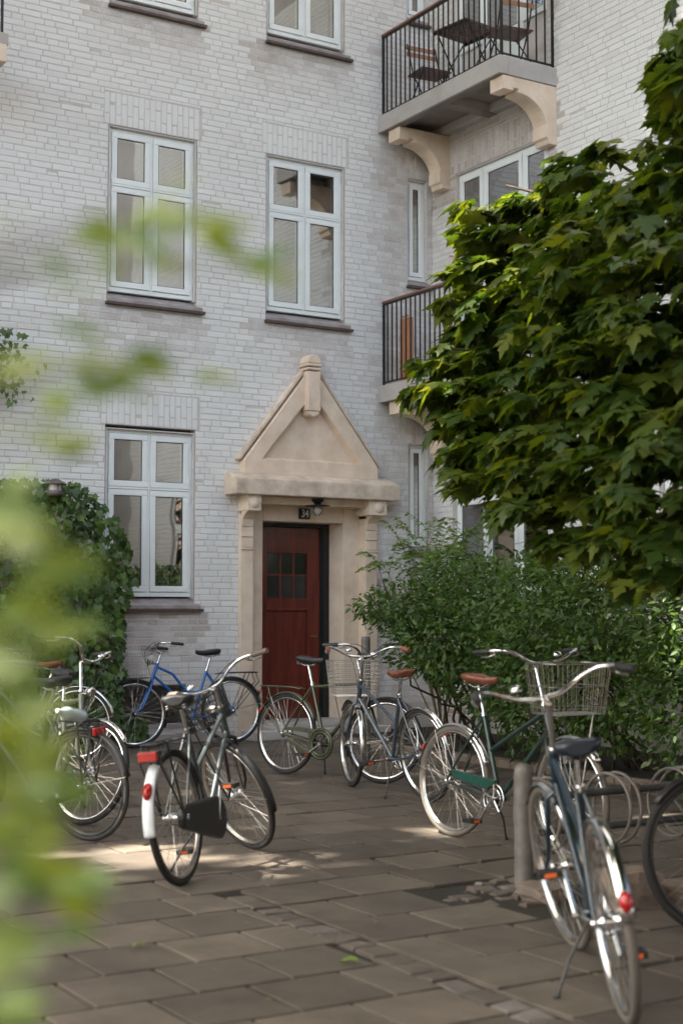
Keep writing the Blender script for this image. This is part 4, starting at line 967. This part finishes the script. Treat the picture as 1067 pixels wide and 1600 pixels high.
for i, (px, py, Y, rx, rz, rd) in enumerate(lobes):
    c = np.array(at(px, py, Y)); vol = rx*rz*rd; n = int((27 if py < 700 else 21)*(rx*rd+rx*rz*1.6)/.3)+5
    d = unit(n); rr = nr.uniform(.25, 1, (n,1))**.45; q = d*rr
    pts = c + q[:,0:1]*rx*Rv + q[:,1:2]*rd*Fv + q[:,2:3]*rz*Zv
    # tiers: flatten slightly to sprays
    pts[:,2] = np.round(pts[:,2]/.21)*.21 + nr.normal(0,.03,len(pts)) - .10*np.hypot(q[:,0],q[:,1])
    cl.append(np.c_[pts, d])
    if i % 2 == 0: limb(branch, fork_-Vector((0,0,.3)), Vector(c)-off, .035, .008, i+20, 7, .06)
cl = np.vstack(cl); pos, tip, nor, siz = [], [], [], []
out_c = np.array([-2.75,-9.55,2.4])
tw = MB()
for (x, y, z, dx, dy, dz) in cl:
    k = nr.integers(3, 6); p0 = np.array([x,y,z]); od = p0-out_c; od[2] = 0; od /= np.linalg.norm(od)+1e-6
    base = math.atan2(od[1], od[0])
    for j in range(k):
        a = base + (j-(k-1)/2)*.75 + nr.normal(0,.2); h = np.array([math.cos(a), math.sin(a), 0])
        dr_ = nr.uniform(.05,1.05); t = h*math.cos(dr_) - Zv*math.sin(dr_)
        pos.append(p0 + h*nr.uniform(.03,.09) - Zv*nr.uniform(-.02,.03)); tip.append(t); nor.append(Zv*math.cos(dr_)+h*math.sin(dr_)+nr.normal(0,.18,3)); siz.append(nr.choice([nr.uniform(.07,.12), nr.uniform(.11,.17), nr.uniform(.15,.20)]))
pos = np.array(pos) - np.array(off)
leaves('foliage', MAPLE, pos, tip, nor, siz, 'maple', mt, .3, .1)
trk.build('trunk', 'bark', mt, fix=False); branch.build('branches', 'bark', mt, fix=False)
print('maple leaves', len(pos))

# --- shrubs
def shrub(name, label, cat, blobs, foot, nper, size, mat, shape=OVAL, droop=.5, density=1.0, stems=9, upright=.2, holes=None):
    root = empty(name, foot); tag(root, label, cat); off = np.array(foot); P = []; D = []
    for (cx, cy, cz, rx, ry, rz) in blobs:
        n = int(nper*density*(rx*ry+ry*rz+rx*rz)); d = unit(n); r = nr.uniform(.2, 1, (n,1))**.3
        lump = 1+.13*np.sin(d[:,0:1]*7+cx*3)*np.cos(d[:,1:2]*6+cy) + .10*np.sin(d[:,2:3]*9+cz*5)
        P.append(np.array([cx,cy,cz])+d*r*lump*np.array([rx,ry,rz])); D.append(d)
    P = np.vstack(P); D = np.vstack(D)
    k = P[:,2] > .1; P, D = P[k], D[k]
    n = len(P); tips = D*np.array([1,1,.5])+nr.normal(0,.55,(n,3))+np.array([0,0,-droop*.4])
    nn = nr.normal(0,.45,(n,3))+np.array([0,0,1.0])+D*.5
    leaves('foliage', shape, P-off, tips, nn, nr.uniform(size*.6, size*1.25, n), mat, root, .3, .15)
    m = MB()
    for i in range(stems):
        b = blobs[i % len(blobs)]; e = (b[0]+rnd.uniform(-.6,.6)*b[3]-off[0], b[1]+rnd.uniform(-.6,.6)*b[4]-off[1], b[2]+rnd.uniform(-.1,.6)*b[5])
        limb(m, (rnd.uniform(-.25,.25), rnd.uniform(-.35,.35), 0), e, .017, .005, i*7+len(label), 6, .1)
    m.build('stems', 'bark', root, fix=False); return root
shrub('shrub', 'dense green shrub beside the doorway, its twigs reaching towards the red door', 'shrub',
      [(-1.55,-2.6,1.25,.75,.8,.62),(-1.0,-1.9,1.3,.7,.7,.6),(-2.0,-2.5,1.45,.55,.5,.30),(-2.35,-2.4,1.45,.32,.28,.14),(-1.3,-3.2,1.35,.8,.8,.62),(-1.9,-3.1,1.1,.6,.6,.45),(-1.5,-3.3,.75,.55,.6,.5),(-1.1,-2.2,1.75,.5,.5,.3)], (-1.3,-2.6,.02), 2000, .066, 'shrub', stems=14)
shrub('shrub', 'dark middle shrub behind the basket of the green bicycle', 'shrub',
      [(-1.5,-4.2,1.3,.85,.9,.62),(-2.0,-4.6,1.05,.6,.7,.55),(-1.6,-5.2,1.4,.9,.9,.58),(-2.1,-5.4,.9,.5,.7,.6),(-1.8,-4.3,.7,.6,.8,.55),(-1.5,-4.6,1.8,.6,.8,.3)], (-1.4,-4.7,.02), 2000, .066, 'shrub', stems=14)
shrub('shrub', 'dark shrub at the right edge of the photo behind the bicycle rack', 'shrub',
      [(-1.7,-6.4,1.25,.9,.9,.65),(-2.2,-6.6,.8,.6,.8,.6),(-1.8,-7.7,1.2,.9,.9,.65),(-2.3,-7.6,.75,.6,.8,.6),(-2.0,-8.9,1.1,.9,.9,.7),(-1.7,-6.7,1.8,.6,.9,.35)], (-1.8,-7.2,.02), 2000, .066, 'shrub', stems=14)
# feathery light green shrub
fs_ = empty('feathery_shrub', (-.75,-1.2,.02)); tag(fs_, 'light green feathery shrub rising behind the hedge near the slit window', 'shrub')
P, Tt = [], []; m = MB()
for i in range(46):
    b = Vector((rnd.gauss(.05,.22), rnd.gauss(.1,.25), 1.75)); a = rnd.uniform(0, 6.28); l = rnd.uniform(.35,.65); h = Vector((math.cos(a), math.sin(a), 0)); top = rnd.uniform(.45,1.35)
    pts = [b+h*l*t+Vector((0,0,top*t-.55*t*t)) for t in [k/12 for k in range(13)]]; m.tube(pts, .003, 4); 
    if i % 4 == 0: m.tube([(0,0,0), (b.x*.5,b.y*.5,.7), b], .009, 5)
    for k in range(2, 13):
        for sd in (-1, 1):
            for _ in range(2): P.append(pts[k]+Vector((rnd.gauss(0,.012),)*3)); sv = h.cross(Vector((0,0,1)))*sd; Tt.append(sv+h*.5+Vector((0,0,-.15)))
leaves('foliage', OVAL, np.array(P), np.array(Tt), nr.normal(0,.3,(len(P),3))+np.array([0,0,1]), nr.uniform(.05,.085,len(P)), 'fern', fs_); m.build('stems', 'twig', fs_, fix=False)

# --- ivy
iv = empty('ivy', (-5.0,-.05,0)); tag(iv, 'thick mass of ivy climbing the wall left of the ground floor window', 'ivy')
P = []
def inivy(x, z):
    # outline measured on the wall plane
    top = 2.78 - .10*abs(x+5.1) - max(0, x+4.62)*1.05
    right = -4.14 if z > 1.4 else -4.14-(1.4-z)*.05
    if 1.5 < z < 2.2: right = -4.05
    if z < .32: right = -3.84
    return z < top and x < right
while len(P) < 5200:
    x = nr.uniform(-6.6,-3.8); z = nr.uniform(.02,2.85)
    if not inivy(x, z): continue
    e = min(1, min((-4.03-x)/.35, (2.8-z)/.35)); e = max(.12, e)
    d = (.10 + .34*math.sqrt(e))*(1+.18*math.sin(x*9)*math.cos(z*7)); 
    P.append((x+5.0, -(d*nr.uniform(.55,1.12))+.05, z))
P = np.array(P); n = len(P); tips = nr.normal(0,.45,(n,3))+np.array([.15,-.2,-1]); nn = nr.normal(0,.42,(n,3))+np.array([-.2,-1,.75])
leaves('foliage', IVY, P, tips, nn, nr.uniform(.055,.115,n), 'ivy', iv, .35, .2)
m = MB()
for i in range(14): limb(m, (rnd.uniform(-1.4,.8), .02, 0), (rnd.uniform(-1.4,.8), .0, rnd.uniform(1.6,2.6)), .014, .005, i+400, 8, .05)
# dense stem mat against the wall (real depth)
m.build('stems', 'bark', iv, fix=False)
i2 = empty('ivy', (-5.75,-.05,3.6)); tag(i2, 'small ivy sprig on the wall at the left edge above the main ivy', 'ivy')
P = np.array([(nr.normal(.16,.20), -.08-abs(nr.normal(0,.08)), nr.normal(.30,.18)) for _ in range(260)] + [(nr.normal(-.15,.14), -.06, nr.uniform(-.9,.2)) for _ in range(60)])
n = len(P); leaves('foliage', IVY, P, nr.normal(0,.6,(n,3))+np.array([.2,-.2,-.6]), nr.normal(0,.4,(n,3))+np.array([0,-1,.6]), nr.uniform(.05,.09,n), 'ivy', i2)
m = MB(); limb(m, (-.3,.0,-3.6), (.1,.0,.4), .01, .004, 77, 12, .02); m.build('stems', 'bark', i2, fix=False)

# --- foreground branches close to the lens
fb = empty('foreground_shrub', cam(-.62,1.15,0)); tag(fb, 'blurred pale green leafy branches close to the viewer at the left edge', 'shrub'); off = Vector(fb.location)
spots = [ # px, py, depth, n, spread(px)
 (60,425,1.15,4,24),(120,395,1.15,6,22),(170,385,1.2,5,22),(225,375,1.2,6,22),(255,335,1.25,3,14),(330,402,1.25,4,16),(385,425,1.3,2,10),(85,505,1.1,2,10),
 (120,600,1.15,6,22),(70,625,1.1,3,20),(160,580,1.2,3,16),(195,560,1.2,2,12),(300,572,1.3,2,12),(70,708,1.15,2,14),(15,590,1.0,3,18),(5,680,1.0,3,18),(45,440,1.05,2,14),
 (0,850,1.0,6,26),(50,905,1.05,5,22),(0,960,1.0,7,28),(65,985,1.1,4,18),(-15,1040,1.0,5,26),(-22,1120,1.0,6,26),(-15,1190,1.0,6,26),(20,1225,1.1,3,18),(45,1235,1.1,2,12),(-25,1290,1.0,6,24),(25,1345,1.1,4,20),(80,1385,1.15,4,16),(-20,1400,1.0,6,24),(-25,1470,1.0,5,24),(-15,1560,1.0,6,24),(-20,800,1.0,4,20),(85,870,1.1,2,12)]
P, T2, N2 = [], [], []; m = MB(); last = None
for (px, py, Y, n, sp) in spots:
    c = at(px, py, Y)
    root_ = at(-60, py+rnd.uniform(20,60), Y-.05)
    m.tube([root_-off, (root_.lerp(c,.5)+Vector((0,0,.01)))-off, c-off], [.0014,.0011,.0008], 5)
    for k in range(n):
        s_ = sp/2276*Y
        p = c + Vector((RX,RY,0))*rnd.gauss(0,s_*.6) + Vector((0,0,rnd.gauss(0,s_*.5))) + Vector((FX,FY,0))*rnd.gauss(0,.05)
        P.append(p-off); a = rnd.uniform(-.6,.6); T2.append(np.array([RX,RY,0])*math.cos(a)+np.array([0,0,1])*math.sin(a)*.8+np.array([FX,FY,0])*rnd.gauss(0,.4)); N2.append(np.array([0,0,1.])-np.array([FX,FY,0])*rnd.uniform(.2,1.5)+nr.normal(0,.3,3))
leaves('foliage', OVAL, np.array([tuple(p) for p in P]), np.array(T2), np.array(N2), nr.uniform(.032,.055,len(P)), 'fore', fb)
m.tube([at(-70,1650,1.0)-off, at(-65,1000,1.0)-off, at(-60,400,1.1)-off], [.006,.005,.002], 6); m.tube([Vector((0,0,0)), at(-70,1650,1.0)-off], .007, 6); m.build('stems', 'twig', fb, fix=False)

# --- unseen tree added left of the view to shade the courtyard, gaps cut for sun flecks
SUNV = Vector((-.51, .177, .839)).normalized()
ct = empty('added_shade_tree', (-16.5,-5.0,0)); tag(ct, 'tall unseen tree added outside the view on the left to shade the courtyard', 'tree'); off = Vector(ct.location)
patches = [(-7.35,-5.95,.42,.16),(-6.75,-6.15,.34,.20),(-6.45,-6.6,.36,.33),(-6.1,-7.0,.30,.28),(-6.12,-7.45,.24,.10),(-6.9,-6.75,.2,.2),(-4.75,-6.5,.34,.14),(-4.3,-6.82,.26,.13)]  # canopy is left open here so sun reaches the paving
NL = 22000; P = []
gx = nr.uniform(-12, 7, NL*2); gy = nr.uniform(-15, -3.2, NL*2); hz = nr.uniform(15, 18.5, NL*2)
keep = np.ones(NL*2, bool)
for (x, y, a, b) in patches: keep &= ((gx-x)/(a+.15))**2 + ((gy-y)/(b+.15))**2 > 1
lit = (gx > -3.3) & (gx < -1.2) & (gy < -6.6) & (gy > -8.7)      # the maple top gets dappled sun
keep &= ~(lit & (nr.uniform(0,1,NL*2) < .8))
gx, gy, hz = gx[keep][:NL], gy[keep][:NL], hz[keep][:NL]
px_ = gx + SUNV.x/SUNV.z*hz; py_ = gy + SUNV.y/SUNV.z*hz; k = py_ < -.25
P = np.c_[px_, py_, hz][k]; n = len(P)
leaves('foliage', OVAL, P-np.array(off)-np.array([0,0,0]), unit(n)*np.array([1,1,.3]), nr.normal(0,.35,(n,3))+np.array([0,0,1]), nr.uniform(.42,.62,n), 'canopy', ct)
m = MB(); limb(m, (0,0,-.1), (.8,.3,15.5), .32, .16, 5, 8, .02); m.build('trunk', 'bark', ct, fix=False)
m = MB()
for i in range(10): limb(m, (.6,.2,11+.3*i), (rnd.uniform(-3,9), rnd.uniform(-5,3), rnd.uniform(15,18)), .09, .03, i+900, 7, .05)
m.build('limbs', 'bark', ct, fix=False)

ob = MB(); ob.box((-40,-44,-.1),(14,-36,14)); ob = ob.build('opposite_building', 'facing', None); tag(ob, 'plain brick building across the courtyard behind the viewer', 'building')
oc = empty('added_overhead_crown', cam(-1.5,-5.0,0)); tag(oc, 'broad unseen tree crown added above and behind the viewer to shade the foreground paving', 'tree'); off = Vector(oc.location)  # unseen crown added to keep skylight off the near paving
n = 15000; X_ = nr.uniform(-8,7,n); Y_ = nr.uniform(-8,5.2,n); Z_ = nr.uniform(4.9,7.8,n)
X_ = np.where((Y_ > -1) & (X_ < -.4) & (X_ > -4), X_+5, X_)
k = n//4; Y_[:k] = nr.uniform(2.5,8.5,k); X_[:k] = Y_[:k]*.26+nr.uniform(1.2,3.6,k); Z_[:k] = nr.uniform(2.1,6.5,k)
P = np.c_[CAM[0]+X_*RX+Y_*FX, CAM[1]+X_*RY+Y_*FY, Z_]
leaves('foliage', OVAL, P-np.array(off), unit(n)*np.array([1,1,.4]), nr.normal(0,.4,(n,3))+np.array([0,0,1]), nr.uniform(.26,.42,n), 'canopy', oc)
m = MB(); limb(m, (0,0,-.1), (.2,.2,5.5), .28, .2, 15, 8, .02); m.build('trunk', 'bark', oc, fix=False)
m = MB()
for i in range(9): limb(m, (.1,.1,3.6+.2*i), (rnd.uniform(-4,5), rnd.uniform(-3,6), rnd.uniform(5.4,7)), .08, .02, i+1900, 7, .05)
m.build('limbs', 'bark', oc, fix=False)
# ================================================================== LIGHT, SKY, CAMERA
W = bpy.data.worlds.new('World'); S.world = W; W.use_nodes = True; nt = W.node_tree
sk = nt.nodes.new('ShaderNodeTexSky'); sk.sky_type = 'NISHITA'; sk.sun_disc = False; sk.sun_elevation = math.asin(SUNV.z)
sk.sun_rotation = math.atan2(SUNV.x, SUNV.y); sk.air_density = .8; sk.dust_density = 6.0; sk.ozone_density = 1.0
tn = nt.nodes.new('ShaderNodeVectorMath'); tn.operation = 'MULTIPLY'; tn.inputs[1].default_value = (1.035, 1.035, .925); nt.links.new(sk.outputs[0], tn.inputs[0]); nt.links.new(tn.outputs[0], nt.nodes['Background'].inputs[0]); nt.nodes['Background'].inputs[1].default_value = .15
sl = bpy.data.lights.new('sun', 'SUN'); sl.energy = 5.0; sl.angle = R_(.53); sl.color = (1, .91, .78); so = bpy.data.objects.new('sun', sl); COL.objects.link(so)
so.rotation_euler = SUNV.to_track_quat('Z', 'Y').to_euler()
cd = bpy.data.cameras.new('camera'); co = bpy.data.objects.new('camera', cd); COL.objects.link(co); S.camera = co
co.location = CAM; co.rotation_euler = (math.pi/2+PITCH, 0, -YAW)
cd.sensor_fit = 'VERTICAL'; cd.sensor_height = 36; cd.lens = 36*2276/1600.; cd.clip_end = 500; cd.clip_start = .05
cd.dof.use_dof = True; cd.dof.focus_distance = 12.8; cd.dof.aperture_fstop = 2.1; cd.dof.aperture_blades = 0
S.view_settings.view_transform = 'Standard'; S.view_settings.look = 'None'; S.view_settings.exposure = 2.75; S.view_settings.gamma = 1
